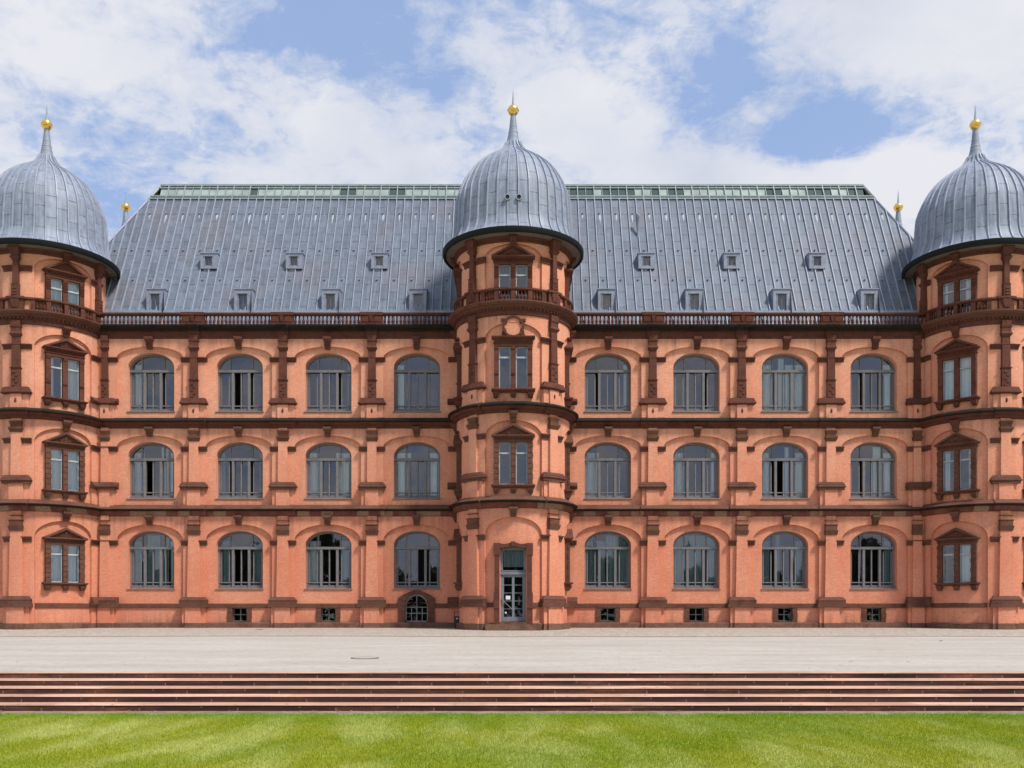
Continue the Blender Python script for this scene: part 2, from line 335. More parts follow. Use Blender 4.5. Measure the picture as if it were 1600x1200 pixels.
    def archband(s, Mp, uc, a, vs, b, t, w0, w1, n=22, mat=0):
        # a band of thickness t inside an elliptical arch
        P = []
        for i in range(n+1):
            th = math.pi*i/n; c, sn = -math.cos(th), math.sin(th)
            P.append((uc+a*c, vs+b*sn, uc+(a-t)*c, vs+(b-t)*sn))
        for (a0, b0, c0, d0), (a1, b1, c1, d1) in zip(P, P[1:]):
            s.face([Mp(c0, d0, w1), Mp(c1, d1, w1), Mp(a1, b1, w1), Mp(a0, b0, w1)], mat)
            s.face([Mp(c0, d0, w0), Mp(c1, d1, w0), Mp(c1, d1, w1), Mp(c0, d0, w1)], mat)
            s.face([Mp(a0, b0, w1), Mp(a1, b1, w1), Mp(a1, b1, w0), Mp(a0, b0, w0)], mat)
    def lathe(s, cx, cy, prof, n=24, mat=0, uvr=None, a0=0, smoothuv=False):
        sl = 0
        for (r0, z0), (r1, z1) in zip(prof, prof[1:]):
            ds = math.hypot(r1-r0, z1-z0)
            for i in range(n):
                t0 = a0+2*math.pi*i/n; t1 = a0+2*math.pi*(i+1)/n
                pts = [(cx+r0*math.sin(t0), cy-r0*math.cos(t0), z0), (cx+r0*math.sin(t1), cy-r0*math.cos(t1), z0),
                       (cx+r1*math.sin(t1), cy-r1*math.cos(t1), z1), (cx+r1*math.sin(t0), cy-r1*math.cos(t0), z1)]
                uv = None
                if uvr: uv = [(sl, uvr*i/n), (sl, uvr*(i+1)/n), (sl+ds, uvr*(i+1)/n), (sl+ds, uvr*i/n)]
                if r1 < 1e-4: pts = pts[:3]; uv = uv and uv[:3]
                elif r0 < 1e-4: pts = [pts[0], pts[2], pts[3]]; uv = uv and [uv[0], uv[2], uv[3]]
                s.face(pts, mat, uv)
            sl += ds
    def build(s, name, mats, parent=None, smooth=False, loc=(0, 0, 0)):
        me = bpy.data.meshes.new(name); lx, ly, lz = loc
        me.from_pydata([(x-lx, y-ly, z-lz) for x, y, z in s.v], [], s.f)
        if not isinstance(mats, (list, tuple)): mats = [mats]
        for mm in mats: me.materials.append(M[mm])
        me.polygons.foreach_set('material_index', s.m)
        if any(u is not None for u in s.uv):
            ul = me.uv_layers.new(name='UVMap'); arr = []
            for f, u in zip(s.f, s.uv):
                for j in range(len(f)): arr += list(u[j]) if u else [0, 0]
            ul.data.foreach_set('uv', arr)
        if smooth:
            import bmesh
            bm = bmesh.new(); bm.from_mesh(me); bmesh.ops.remove_doubles(bm, verts=bm.verts, dist=.0005)
            for f in bm.faces: f.smooth = True
            for e in bm.edges:
                if len(e.link_faces) == 2 and e.calc_face_angle(0) > .7: e.smooth = False
            bm.to_mesh(me); bm.free()
        ob = bpy.data.objects.new(name, me); C.objects.link(ob); ob.location = loc
        if parent: ob.parent = parent
        return ob
def copy_of(src, loc, parent, name=None):
    o = src.copy(); C.objects.link(o); o.location = loc; o.parent = parent
    return o
def tag(o, label=None, cat=None, group=None, kind=None):
    if label: o['label'] = label
    if cat: o['category'] = cat
    if group: o['group'] = group
    if kind: o['kind'] = kind
    return o
def Z(py): return (981-py)/30.0
palace = bpy.data.objects.new('palace', None); C.objects.link(palace)
tag(palace, 'long salmon pink palace with dark red stone trim, lead roof and onion domed round towers', 'palace')
P = palace
# ------------------------------------------------------------------ ground
def gz(y): return min(0, .01968*y) if y < 0 else 0.0
def strip(name, mat, x0, x1, ys, off=0.0, step=4):
    mb = MB(); n = int((x1-x0)/step)
    for a, b in zip(ys, ys[1:]):
        for i in range(n):
            p, q = x0+(x1-x0)*i/n, x0+(x1-x0)*(i+1)/n
            mb.face([(p, a, gz(a)+off), (q, a, gz(a)+off), (q, b, gz(b)+off), (p, b, gz(b)+off)])
    return tag(mb.build(name, mat), kind='structure')
YT = CAMY+20.38                      # top nosing of the steps
zt = gz(YT)
strip('terrace_pavement', 'terrace_gravel', -70, 70, [YT+.30, -20, -10, -4.4, 0, 30], 0)
# cobbled strip along the building, its edge slightly crooked
mb = MB(); n = 60
for i in range(n):
    x0, x1 = -60+120*i/n, -60+120*(i+1)/n
    e = lambda x: -11.2 - .5*math.sin(x*.21)-.035*(x-2) if x < 2 else -10.4-.4*math.sin(x*.3)-.03*x
    ys0 = [e(x0), e(x0)*.5, 0]; ys1 = [e(x1), e(x1)*.5, 0]
    for j in range(2):
        mb.face([(x0, ys0[j], gz(ys0[j])+.005), (x1, ys1[j], gz(ys1[j])+.005), (x1, ys1[j+1], gz(ys1[j+1])+.005), (x0, ys0[j+1], gz(ys0[j+1])+.005)])
    mb.face([(x0, 0, .005), (x1, 0, .005), (x1, 16, .005), (x0, 16, .005)])
    mb.face([(x0, ys0[0]-.35, gz(ys0[0]-.35)+.006), (x1, ys1[0]-.35, gz(ys1[0]-.35)+.006), (x1, ys1[0], gz(ys1[0])+.009), (x0, ys0[0], gz(ys0[0])+.009)], 1)
tag(mb.build('cobbled_path', ['cobble_paving', 'dirt_strip']), kind='structure')
# steps
rise, runs = .11, [.72, .68, .60, .60]
mb = MB(); zc = zt; yc = YT; XS = 70
mb.face([(-XS, yc, zc+.004), (XS, yc, zc+.004), (XS, yc+.30, zc+.004+.30*.01968), (-XS, yc+.30, zc+.004+.30*.01968)], 0)
yy = yc
for i in range(5):
    r = rise
    mb.face([(-XS, yy, zc-r), (XS, yy, zc-r), (XS, yy, zc-.006), (-XS, yy, zc-.006)], 1)
    mb.face([(-XS, yy-.012, zc-.006), (XS, yy-.012, zc-.006), (XS, yy, zc+.004 if i == 0 else zc), (-XS, yy, zc+.004 if i == 0 else zc)], 0)
    mb.face([(-XS, yy, zc-.006), (XS, yy, zc-.006), (XS, yy-.012, zc-.006), (-XS, yy-.012, zc-.006)], 1)
    zc -= r
    if i < 4:
        mb.face([(-XS, yy-runs[i], zc), (XS, yy-runs[i], zc), (XS, yy, zc), (-XS, yy, zc)], 0); yy -= runs[i]
tag(mb.build('stone_steps', ['step_tread', 'step_riser']), kind='structure')
ZL = zc; YB = yy
mb = MB()
mb.face([(-XS, YB-.62, ZL), (XS, YB-.62, ZL), (XS, YB, ZL), (-XS, YB, ZL)])
tag(mb.build('paved_edge', 'dirt_strip'), kind='structure')
mb = MB()
mb.face([(-800, YB-.6, ZL-.004), (-800, -900, ZL-.004), (800, -900, ZL-.004), (800, YB-.6, ZL-.004)])
tag(mb.build('lawn', 'lawn_soil'), kind='structure')
mb = MB(); mb.face([(-900, -29, -.62), (900, -29, -.62), (900, 900, -.62), (-900, 900, -.62)])
tag(mb.build('ground', 'terrace_gravel'), kind='structure')
# grass
N = 420000
dz = rng.random(N)**.85; dist = 7.5+(50+YB-.50-7.5)*dz
yy = CAMY+dist; xx = (rng.random(N)*2-1)*(dist*.60+1.6)
keep = yy < (YB-.56+.09*np.sin(xx*1.7)*np.sin(xx*.37)+.07*np.sin(xx*5.3+1)+.05*np.sin(xx*13)+.16*rng.random(N)**2); xx, yy = xx[keep], yy[keep]; N = len(xx)
cl = np.clip(np.sin(xx*2.1+1.3*np.sin(yy*1.7))*np.sin(yy*2.9+1.1*np.sin(xx*1.3)), 0, 1); h = .018+.024*rng.random(N)+.016*cl*rng.random(N)+(rng.random(N) < .004)*.03; ang = rng.random(N)*6.283; wd = .0035+.003*rng.random(N)
lx, ly = (rng.random(N)-.5)*.03, (rng.random(N)-.5)*.03
co = np.empty((N, 3, 3)); z0 = ZL-.003
co[:, 0] = np.stack([xx-np.cos(ang)*wd, yy-np.sin(ang)*wd, np.full(N, z0)], 1)
co[:, 1] = np.stack([xx+np.cos(ang)*wd, yy+np.sin(ang)*wd, np.full(N, z0)], 1)
co[:, 2] = np.stack([xx+lx, yy+ly, z0+h], 1)
me = bpy.data.meshes.new('grass'); me.vertices.add(3*N); me.vertices.foreach_set('co', co.ravel())
me.loops.add(3*N); me.loops.foreach_set('vertex_index', np.arange(3*N)); me.polygons.add(N); me.polygons.foreach_set('loop_start', np.arange(N)*3)
me.update(calc_edges=True); me.materials.append(M['grass_blade'])
g = bpy.data.objects.new('grass', me); C.objects.link(g); tag(g, 'short mown green grass of the lawn below the steps', 'grass', kind='stuff')
# fallen leaves and crumbs
mb = MB()
for i in range(420):
    q = random.random(); x = random.uniform(-14, 14); r = random.uniform(.012, .03); a = random.random()*6
    if q < .45: y = YB-random.uniform(.02, .35); z = ZL+.006
    elif q < .75: j = random.randint(0, 3); y = YT-sum(runs[:j])-runs[j]*random.uniform(.75, .98); z = zt-.11*(j+1)+.006
    else: y = YT+random.uniform(.5, 10); x *= 1.3; z = gz(y)+.008; r *= 1.2
    mb.face([(x+r*math.cos(a+t)*(1.6 if t_ % 2 else .8), y+r*math.sin(a+t)*(1.6 if t_ % 2 else .8), z+random.uniform(0, .012)) for t_, t in enumerate((0, 1.57, 3.14, 4.71))])
mk_flat('dry_leaf', (.42, .30, .17), .9, var=.7, sc=20)
tag(mb.build('fallen_leaves', 'dry_leaf'), 'small dry leaves and crumbs scattered at the foot of the steps and on the terrace', 'leaves', kind='stuff')
# ------------------------------------------------------------------ dimensions
U = 1/30.0
CX = .02
BAYS = [CX-(149.6+138.9*i)*U for i in (3, 2, 1, 0)] + [CX+(149.6+138.9*i)*U for i in range(4)]
PILS = [(BAYS[i]+BAYS[i+1])/2 for i in (0, 1, 2, 4, 5, 6)]
HA = 52*U; WA = 36.3*U
TR = 2.87; TC = (.06, -1.07); LT = (-24.41, .37); RT = (24.31, .37)
# floor: (v0, v1, impost0, spring, hood rise, window sill, window spring, window rise)
FLO = [(1.10, 5.85, 4.28, 4.55, .84, Z(919.5), Z(852), .76), (6.2, 10.42, 9.17, 9.43, .60, Z(778), Z(712.5), .76), (10.9, 15.1, 13.82, 14.07, .58, Z(641.5), Z(573.5), .78)]
RA = -.15       # recessed arch field
RW = -.47       # window plane
# ------------------------------------------------------------------ facade walls
def facade(bays, x0, x1):
    mb = MB(); edges = [x0] + [(a+b)/2 for a, b in zip(bays, bays[1:])] + [x1]
    for bi, uc in enumerate(bays):
        e0, e1 = edges[bi], edges[bi+1]
        for fi, (v0, v1, im, vs, hb, sl, ws, wr) in enumerate(FLO):
            lo = -.7 if fi == 0 else (5.85 if fi == 1 else 10.42); hi = (5.85, 10.42, 15.7)[fi]
            mb.arch(FL, e0, e1, lo, hi, uc, HA, vs, hb, lo, 0, RA-.02)
            if fi == 0:
                gi = BAYS.index(uc)
                # field behind with window; the lower zone may hold a basement window
                mb.arch(FL, uc-HA-.05, uc+HA+.05, 1.1 if gi != 3 else 2.0, hi, uc, WA, ws, wr, sl, RA, RW-.1)
                if gi == 0: mb.box(FL, uc-HA-.05, uc+HA+.05, -.7, 1.1, RA-.4, RA)
                elif gi == 3:
                    mb.arch(FL, uc-HA-.05, uc+HA+.05, -.7, 2.0, uc-.02, .61, 1.18, .59, .3, RA, -.55)
                else:
                    mb.box(FL, uc-HA-.05, uc-.42, -.7, 1.1, RA-.4, RA); mb.box(FL, uc+.42, uc+HA+.05, -.7, 1.1, RA-.4, RA)
                    mb.box(FL, uc-.42, uc+.42, -.7, .33, RA-.4, RA)
            else:
                mb.arch(FL, uc-HA-.05, uc+HA+.05, lo, hi, uc, WA, ws, wr, sl, RA, RW-.1)
    return mb.build('facade_wall', 'salmon_plaster', P)
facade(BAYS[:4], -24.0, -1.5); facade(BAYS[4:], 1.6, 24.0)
# interior: dark back walls and floors, flank and rear walls
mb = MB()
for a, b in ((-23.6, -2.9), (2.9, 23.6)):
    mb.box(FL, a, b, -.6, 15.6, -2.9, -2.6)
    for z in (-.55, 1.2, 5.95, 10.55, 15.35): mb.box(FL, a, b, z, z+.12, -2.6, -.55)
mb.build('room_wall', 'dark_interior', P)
mb = MB()
for sx_, x in ((-1, -24.0), (1, 24.0)):
    Mp = Side(x, 5.4, R_(90)*sx_); mb.box(Mp, -5.4, 5.4, -.7, 15.7, -.3, 0)
mb.box(Side(0, 10.8, R_(180)), -24.2, 24.2, -.7, 15.7, -.3, 0)
mb.build('rear_wall', 'salmon_plaster', P)
# ------------------------------------------------------------------ generic mouldings
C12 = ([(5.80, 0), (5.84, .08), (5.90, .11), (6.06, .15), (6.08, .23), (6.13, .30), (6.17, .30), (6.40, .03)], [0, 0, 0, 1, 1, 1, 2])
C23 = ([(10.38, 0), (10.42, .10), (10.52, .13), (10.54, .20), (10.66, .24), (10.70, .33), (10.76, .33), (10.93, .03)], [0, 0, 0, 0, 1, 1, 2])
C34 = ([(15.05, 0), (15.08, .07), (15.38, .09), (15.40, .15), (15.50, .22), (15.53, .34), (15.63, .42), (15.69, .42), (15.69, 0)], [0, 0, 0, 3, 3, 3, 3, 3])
def cornice(Mp, u0, u1, which, brk=()):
    prof, mats = which; mb = MB(); mb.sweep(Mp, u0, u1, prof, mats)
    for uc, hw in brk:          # breaks forward over the pilasters
        mb.sweep(Mp, uc-hw, uc+hw, [(v-.004*(1 if i else -1), w+.10) for i, (v, w) in enumerate(prof)], mats)
    kk = MB(); return mb
CM = ['cornice_stone', 'grimy_stone', 'salmon_plaster', 'grimy_stone']
def tri(prof, d): return [(v, w+d) for v, w in prof]
def shelf_top(mats): return mats
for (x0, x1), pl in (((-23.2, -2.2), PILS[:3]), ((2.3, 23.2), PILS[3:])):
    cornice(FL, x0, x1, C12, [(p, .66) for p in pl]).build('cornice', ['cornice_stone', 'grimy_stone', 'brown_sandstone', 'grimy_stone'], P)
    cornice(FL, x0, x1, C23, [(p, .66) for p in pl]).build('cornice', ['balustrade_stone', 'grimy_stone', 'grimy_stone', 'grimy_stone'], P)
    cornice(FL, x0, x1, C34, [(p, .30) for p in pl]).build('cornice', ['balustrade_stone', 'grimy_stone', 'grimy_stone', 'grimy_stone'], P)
    mb = MB(); mb.sweep(FL, x0, x1, [(-.7, .10), (.24, .10), (.28, .03), (.28, 0)]); mb.build('plinth', 'plinth_stone', P)
for uc in BAYS:
    gi = BAYS.index(uc); mb = MB(); cut = {0: None, 3: .95}.get(gi, 0)
    if gi == 3:
        mb.sweep(FL, uc-HA, uc-.93, [(1.04, RA), (1.05, RA+.07), (1.24, RA+.07), (1.27, RA)]); mb.sweep(FL, uc+.93, uc+HA, [(1.04, RA), (1.05, RA+.07), (1.24, RA+.07), (1.27, RA)])
    else: mb.sweep(FL, uc-HA, uc+HA, [(1.04, RA), (1.05, RA+.07), (1.24, RA+.07), (1.27, RA)])
    mb.build('string_course', 'brown_sandstone', P)
def pilaster(Mp, uc, fl, s=1.0, tower=False):
    hwA = .58 if not tower else .60
    if fl == 0:
        mb = MB(); mb.frus(Mp, uc, .33*s, .275*s, 1.55, 4.83, .17, .15); mb.box(Mp, uc-.25*s, uc+.25*s, 4.8, 5.84, -.05, .13)
        mb.box(Mp, uc-.40*s, uc+.40*s, -.6, 1.1, -.05, .24); mb.box(Mp, uc-.60*s, uc+.60*s, -.6, 1.1, -.05, .14)
        sh = mb.build('pilaster', 'salmon_plaster', P)
        mb = MB(); mb.frus(Mp, uc, .30*s, .34*s, 4.83, 5.06, .19, .26); mb.box(Mp, uc-.30*s, uc+.30*s, 5.06, 5.30, -.05, .20)
        mb.frus(Mp, uc, .31*s, .34*s, 5.30, 5.37, .2, .24); mb.box(Mp, uc-.30*s, uc+.30*s, 5.56, 5.60, -.05, .2); mb.box(Mp, uc-.2*s, uc+.2*s, 5.36, 5.57, -.06, .10); mb.build('capital', 'capital_stone', sh)
        mb = MB(); mb.box(Mp, uc-.75*s, uc+.75*s, 1.06, 1.24, -.05, .33); mb.frus(Mp, uc, .71*s, .71*s, 1.24, 1.42, .30, .30); mb.frus(Mp, uc, .73*s, .58*s, 1.42, 1.60, .32, .22)
        mb.build('pilaster_base', 'brown_sandstone', sh)
        mb = MB(); mb.box(Mp, uc-.42*s, uc+.42*s, -.6, .25, -.05, .27); mb.box(Mp, uc-.62*s, uc+.62*s, -.6, .245, -.05, .17); mb.build('plinth_block', 'plinth_stone', sh)
    elif fl == 1:
        mb = MB(); mb.frus(Mp, uc, .25*s, .235*s, 7.5, 9.7, .15, .14); mb.box(Mp, uc-.235*s, uc+.235*s, 9.6, 10.4, -.05, .12)
        mb.box(Mp, uc-.34*s, uc+.34*s, 6.2, 7.2, -.05, .17); mb.box(Mp, uc-.56*s, uc+.56*s, 6.2, 7.2, -.05, .08)
        sh = mb.build('pilaster', 'salmon_plaster', P)
        mb = MB(); mb.frus(Mp, uc, .25*s, .31*s, 9.70, 9.86, .17, .25); mb.frus(Mp, uc, .31*s, .31*s, 9.86, 9.94, .25, .25); mb.box(Mp, uc-.25*s, uc+.25*s, 9.94, 10.09, -.05, .17); mb.frus(Mp, uc, .27*s, .29*s, 10.09, 10.24, .18, .22)
        mb.build('capital', 'capital_stone', sh)
        mb = MB(); mb.box(Mp, uc-.68*s, uc+.68*s, 7.16, 7.24, -.05, .24); mb.frus(Mp, uc, .66*s, .74*s, 7.24, 7.33, .22, .30); mb.frus(Mp, uc, .74*s, .66*s, 7.33, 7.42, .30, .24); mb.frus(Mp, uc, .70*s, .58*s, 7.42, 7.57, .26, .20)
        mb.build('pilaster_base', 'brown_sandstone', sh)
    elif fl == 2:
        mb = MB(); mb.frus(Mp, uc, .20*s, .185*s, 12.86, 14.42, .17, .15)
        mb.frus(Mp, uc, .215*s, .21*s, 11.9, 12.82, .19, .18)
        for q in range(5): mb.frus(Mp, uc+(.06 if q % 2 else -.06)*s, .07*s, .05*s, 11.98+q*.16, 12.09+q*.16, .22, .21)
        mb.frus(Mp, uc, .22*s, .26*s, 12.82, 12.88, .20, .23)
        sh = mb.build('pilaster', 'red_sandstone', P)
        mb = MB(); mb.frus(Mp, uc, .20*s, .27*s, 14.42, 14.54, .17, .25); mb.frus(Mp, uc, .27*s, .23*s, 14.54, 14.66, .25, .2); mb.frus(Mp, uc, .22*s, .22*s, 14.66, 14.86, .19, .19); mb.frus(Mp, uc, .24*s, .26*s, 14.86, 14.92, .21, .23); mb.box(Mp, uc-.22*s, uc+.22*s, 14.92, 15.2, -.05, .21)
        mb.build('capital', 'red_sandstone', sh)
        mb = MB(); mb.frus(Mp, uc, .64*s, .74*s, 11.58, 11.66, .18, .28); mb.frus(Mp, uc, .72*s, .60*s, 11.66, 11.93, .27, .20); mb.build('pilaster_base', 'red_sandstone', sh)
        mb = MB(); mb.box(Mp, uc-.27*s, uc+.27*s, 10.88, 11.6, -.05, .17); mb.box(Mp, uc-.58*s, uc+.58*s, 10.88, 11.6, -.05, .08); mb.build('pedestal', 'salmon_plaster', sh)
        mb = MB(); n = 10
        ring = [(uc+.06*math.cos(6.283*i/n), 11.27+.13*math.sin(6.283*i/n)) for i in range(n)]
        for (a, b), (c_, d) in zip(ring, ring[1:]+ring[:1]): mb.face([Mp(a, b, .168), Mp(c_, d, .168), Mp(uc, 11.27, .235)])
        mb.build('oval_boss', 'brown_sandstone', sh)
    else:     # tower belvedere: slim column
        mb = MB(); mb.frus(Mp, uc, .13, .12, 17.0, 18.15, .22, .20); mb.frus(Mp, uc, .15, .17, 16.93, 17.0, .25, .27); mb.frus(Mp, uc, .16, .15, 16.2, 16.93, .26, .25)
        for q in range(4): mb.frus(Mp, uc, .10, .06, 16.3+q*.15, 16.4+q*.15, .29, .28)
        sh = mb.build('column', 'red_sandstone', P)
        mb = MB(); mb.frus(Mp, uc, .13, .22, 18.15, 18.32, .2, .32); mb.frus(Mp, uc, .19, .17, 18.32, 18.42, .28, .26); mb.frus(Mp, uc, .17, .26, 18.42, 18.80, .26, .42); mb.build('capital', 'red_sandstone', sh)
    return sh
IMP = [(4.28, 4.56), (9.17, 9.43), (13.82, 14.07), (17.68, 17.95)]
def impost(Mp, u0, u1, fl, red=False):
    a, b = IMP[fl]; d = b-a
    mb = MB(); prof = [(a, 0), (a+.01, .05), (a+d*.42, .06), (a+d*.5, .10), (a+d*.75, .12), (a+d*.8, .17), (b-.01, .17), (b, 0)]
    mb.sweep(Mp, u0, u1, prof); mb.build('impost', 'red_sandstone' if fl > 1 else 'capital_stone' if fl == 0 and not red else 'brown_sandstone', P)
def keystone(Mp, uc, v0, v1, mat='brown_sandstone', s=1.0):
    h = v1-v0; mb = MB()
    mb.frus(Mp, uc, .13*s, .16*s, v0, v0+.22*h, .09, .15); mb.frus(Mp, uc, .14*s, .17*s, v0+.22*h, v0+.36*h, .12, .18)
    mb.frus(Mp, uc, .14*s, .165*s, v0+.36*h, v0+.62*h, .14, .26); mb.frus(Mp, uc, .17*s, .20*s, v0+.62*h, v0+.78*h, .28, .32); mb.box(Mp, uc-.20*s, uc+.20*s, v0+.78*h, v1, -.05, .33)
    mb.build('keystone', mat, P)
for uc in PILS:
    for fl in range(3): pilaster(FL, uc, fl)
    for fl in range(3):
        if fl == 2: impost(FL, uc-.69, uc+.69, fl)
        else:
            impost(FL, uc-.68, uc-.26, fl); impost(FL, uc+.26, uc+.68, fl)
for uc, u0, u1 in ((BAYS[3], BAYS[3]+HA-.09, -2.5), (BAYS[4], 2.6, BAYS[4]-HA+.09), (BAYS[0], -21.6, BAYS[0]-HA+.09), (BAYS[7], BAYS[7]+HA-.09, 21.5)):
    for fl in range(3): impost(FL, u0, u1, fl)
    for (a, b) in ((7.2, 7.56), (11.6, 11.92)):
        mb = MB(); mb.sweep(FL, u0-.03, u1+.03, [(a, 0), (a+.05, .12), (a+.14, .22), (a+.2, .22), (b, .10), (b, 0)]); mb.build('pilaster_base', 'brown_sandstone' if a < 8 else 'red_sandstone', P)
    mb = MB(); mb.sweep(FL, u0-.03, u1+.03, [(1.06, 0), (1.06, .20), (1.4, .18), (1.58, .10), (1.6, 0)]); mb.build('pilaster_base', 'brown_sandstone', P)
KS = [(Z(819.5)-.05, 5.84), (Z(682.5), 10.42), (Z(546), 15.10)]
for uc in BAYS:
    for fl, (a, b) in enumerate(KS): keystone(FL, uc, a, b, 'capital_stone' if fl < 2 else 'red_sandstone')
# ------------------------------------------------------------------ windows
def curtain_mesh(Mp, u0, u1, v0, v1, w):
    mb = MB(); n = max(4, int((u1-u0)/.035))
    pts = [(u0+(u1-u0)*i/n, w+.035*math.sin(i*1.9)+.02*math.sin(i*.7)) for i in range(n+1)]
    for (a, wa), (b, wb) in zip(pts, pts[1:]): mb.face([Mp(a, v0, wa), Mp(b, v0, wb), Mp(b, v1, wb), Mp(a, v1, wa)])
    return mb
def arched_window(uc, fl, cur=(), ajar=None):
    v0, v1, im, vs, hb, sl, ws, wr = FLO[fl]; a = WA; w0, w1 = RW-.08, RW
    tv = ws-.12; mb = MB()
    mb.archband(FL, uc, a, ws, wr, .11, w0, w1)                      # arched head
    for s in (-1, 1):
        mb.box(FL, uc+s*a-(.11 if s > 0 else 0), uc+s*a+(.11 if s < 0 else 0), sl, ws, w0, w1)
        mb.box(FL, uc+s*.585-.035, uc+s*.585+.035, tv+.06, ws+wr*.86-.1, w0+.01, w1-.01)   # upper muntins
        mb.box(FL, uc+s*.42-.062, uc+s*.42+.062, sl, tv-.06, w0, w1+.07)                   # mullions
        # side casement stiles
        mb.box(FL, uc+s*.64-.03, uc+s*.64+.03, sl+.1, tv-.17, w0-.02, w1-.03) if (fl+int(s > 0)) % 2 or True else None
        mb.box(FL, uc+s*1.045-.025, uc+s*1.045+.025, sl+.1, tv-.17, w0-.02, w1-.03)
    mb.box(FL, uc-a, uc+a, tv-.065, tv+.065, w0, w1+.09)              # transom
    mb.box(FL, uc-a, uc+a, sl, sl+.10, w0, w1+.05)
    mb.box(FL, uc-a+.1, uc+a-.1, sl+.10, sl+.19, w0-.01, w1-.02)      # bottom rail
    mb.box(FL, uc-.03, uc+.03, sl+.1, tv-.06, w0, w1+.02)             # centre bar
    mb.box(FL, uc-a+.08, uc+a-.08, sl+.30, sl+.355, w0+.01, w1+.035)  # guard rail
    fr = mb.build('window', 'window_frame_grey', P)
    g = w1-.055; f = lambda u: ws+(wr-.05)*math.sqrt(max(0, 1-((u-uc)/(a-.05))**2))
    def pane(x0, x1, z0, z1=None):
        mb = MB(); dx, dz_ = random.uniform(-.010, .010), random.uniform(-.018, .010)
        us = [x0+(x1-x0)*i/6 for i in range(7)] if z1 is None else [x0, x1]; zt_ = f if z1 is None else (lambda u: z1)
        q = lambda u, z: FL(u, z, g+dx*(u-(x0+x1)/2)/(x1-x0)+dz_*(z-z0))
        pts = [q(us[0], z0)]+[q(us[-1], z0)]+[q(u, zt_(u)) for u in us[::-1]]
        mb.face(pts); return mb.build('glass', 'window_glass', fr)
    pane(uc-a+.06, uc-.585, tv); pane(uc-.585, uc+.585, tv); pane(uc+.585, uc+a-.06, tv)
    SP = [(-a+.06, -.64), (-.64, -.42), (-.38, 0), (0, .38), (.42, .64), (.64, a-.06)]
    for i, (p_, q_) in enumerate(SP):
        if i in (ajar or ()): continue
        pane(uc+p_, uc+q_, sl+.05, tv)
    mb = MB(); mb.sweep(FL, uc-a-.05, uc+a+.05, [(sl-.07, RA), (sl-.06, RA+.05), (sl-.015, RA+.05), (sl+.01, RW)]); mb.build('sill', 'brown_sandstone' if fl == 9 else 'window_frame_grey', fr)
    for c in cur:
        x0, x1, mt = c; curtain_mesh(FL, uc+x0*a, uc+x1*a, sl+.05, ws+wr*(.75 if abs(x0+x1) < 1 else .35), RW-.17-.05*random.random()).build('curtain', mt, fr)
    return fr
cw, ct = 'curtain_white', 'curtain_teal'
CUR = {
 (0, 2): [(-.85, -.55, cw)], (1, 2): [], (2, 2): [(.75, .95, ct)], (3, 2): [(-.9, -.6, cw)], (4, 2): [(.72, .95, cw)], (5, 2): [(-.95, -.8, ct)],
 (6, 2): [(-.9, -.45, cw), (-.2, .05, cw), (.1, .9, cw)], (7, 2): [(.5, .95, cw), (-.95, -.8, cw)],
 (0, 1): [(-.9, -.45, cw), (.3, .62, cw), (.7, .95, cw)], (1, 1): [(-.95, -.75, ct), (.75, .95, ct)], (2, 1): [(-.9, -.45, cw), (.25, .95, cw)], (3, 1): [(-.9, -.3, cw), (.5, .92, cw)],
 (4, 1): [(-.95, -.35, cw)], (5, 1): [(-.9, -.5, cw), (.7, .95, cw)], (6, 1): [(-.9, -.6, cw), (.1, .3, cw), (.55, .95, cw)], (7, 1): [(.1, .45, cw), (.5, .95, cw)],
 (0, 0): [(-.85, -.55, ct), (-.3, .25, ct), (.35, .62, ct), (.7, .9, cw)], (1, 0): [(-.85, -.42, ct), (.5, .95, ct)], (2, 0): [(-.9, -.4, cw), (.45, .95, ct)], (3, 0): [],
 (4, 0): [(-.92, -.1, ct), (-.05, .92, ct)], (5, 0): [(-.92, .0, ct), (.05, .92, ct)], (6, 0): [(-.92, -.55, ct), (-.3, -.1, ct), (.45, .92, ct)], (7, 0): [(.6, .9, ct)]}
AJ = {(0, 2): (4,), (1, 2): (2, 4), (2, 2): (4,), (3, 2): (), (4, 2): (1,), (5, 2): (4,), (7, 2): (1, 4), (0, 1): (2,), (1, 1): (1, 4), (2, 1): (4,), (3, 1): (1,), (7, 1): (1,), (6, 1): (1, 2), (1, 0): (2,), (2, 0): (3,), (7, 0): (3, 4), (3, 0): (3,), (6, 0): (1,)}
for bi, uc in enumerate(BAYS):
    for fl in range(3): arched_window(uc, fl, CUR[(bi, fl)], AJ.get((bi, fl)))
# basement windows
for gi, uc in enumerate(BAYS):
    if gi in (0, 3): continue
    mb = MB()
    for s in (-1, 1):
        for q in range(3): mb.box(FL, uc+s*(.50+.015*(q % 2))-.125, uc+s*(.50+.015*(q % 2))+.125, .26+q*.262, .515+q*.262, -.45, RA+.05+.01*(q % 2))
    mb.box(FL, uc-.38, uc+.38, .24, .34, -.45, RA+.06)
    sr = mb.build('basement_window', 'brown_sandstone', P)
    mb = MB(); w0, w1 = -.40, -.34
    for u in (-.365, 0, .365): mb.box(FL, uc+u-.022, uc+u+.022, .34, 1.04, w0, w1)
    for v in (.36, .69, 1.02): mb.box(FL, uc-.38, uc+.38, v-.022, v+.022, w0, w1-.004)
    mb.build('window_frame', 'window_frame_grey', sr)
    mb = MB(); mb.face([FL(uc-.38, .34, -.37), FL(uc+.38, .34, -.37), FL(uc+.38, 1.04, -.37), FL(uc-.38, 1.04, -.37)]); mb.build('glass', 'window_glass', sr)
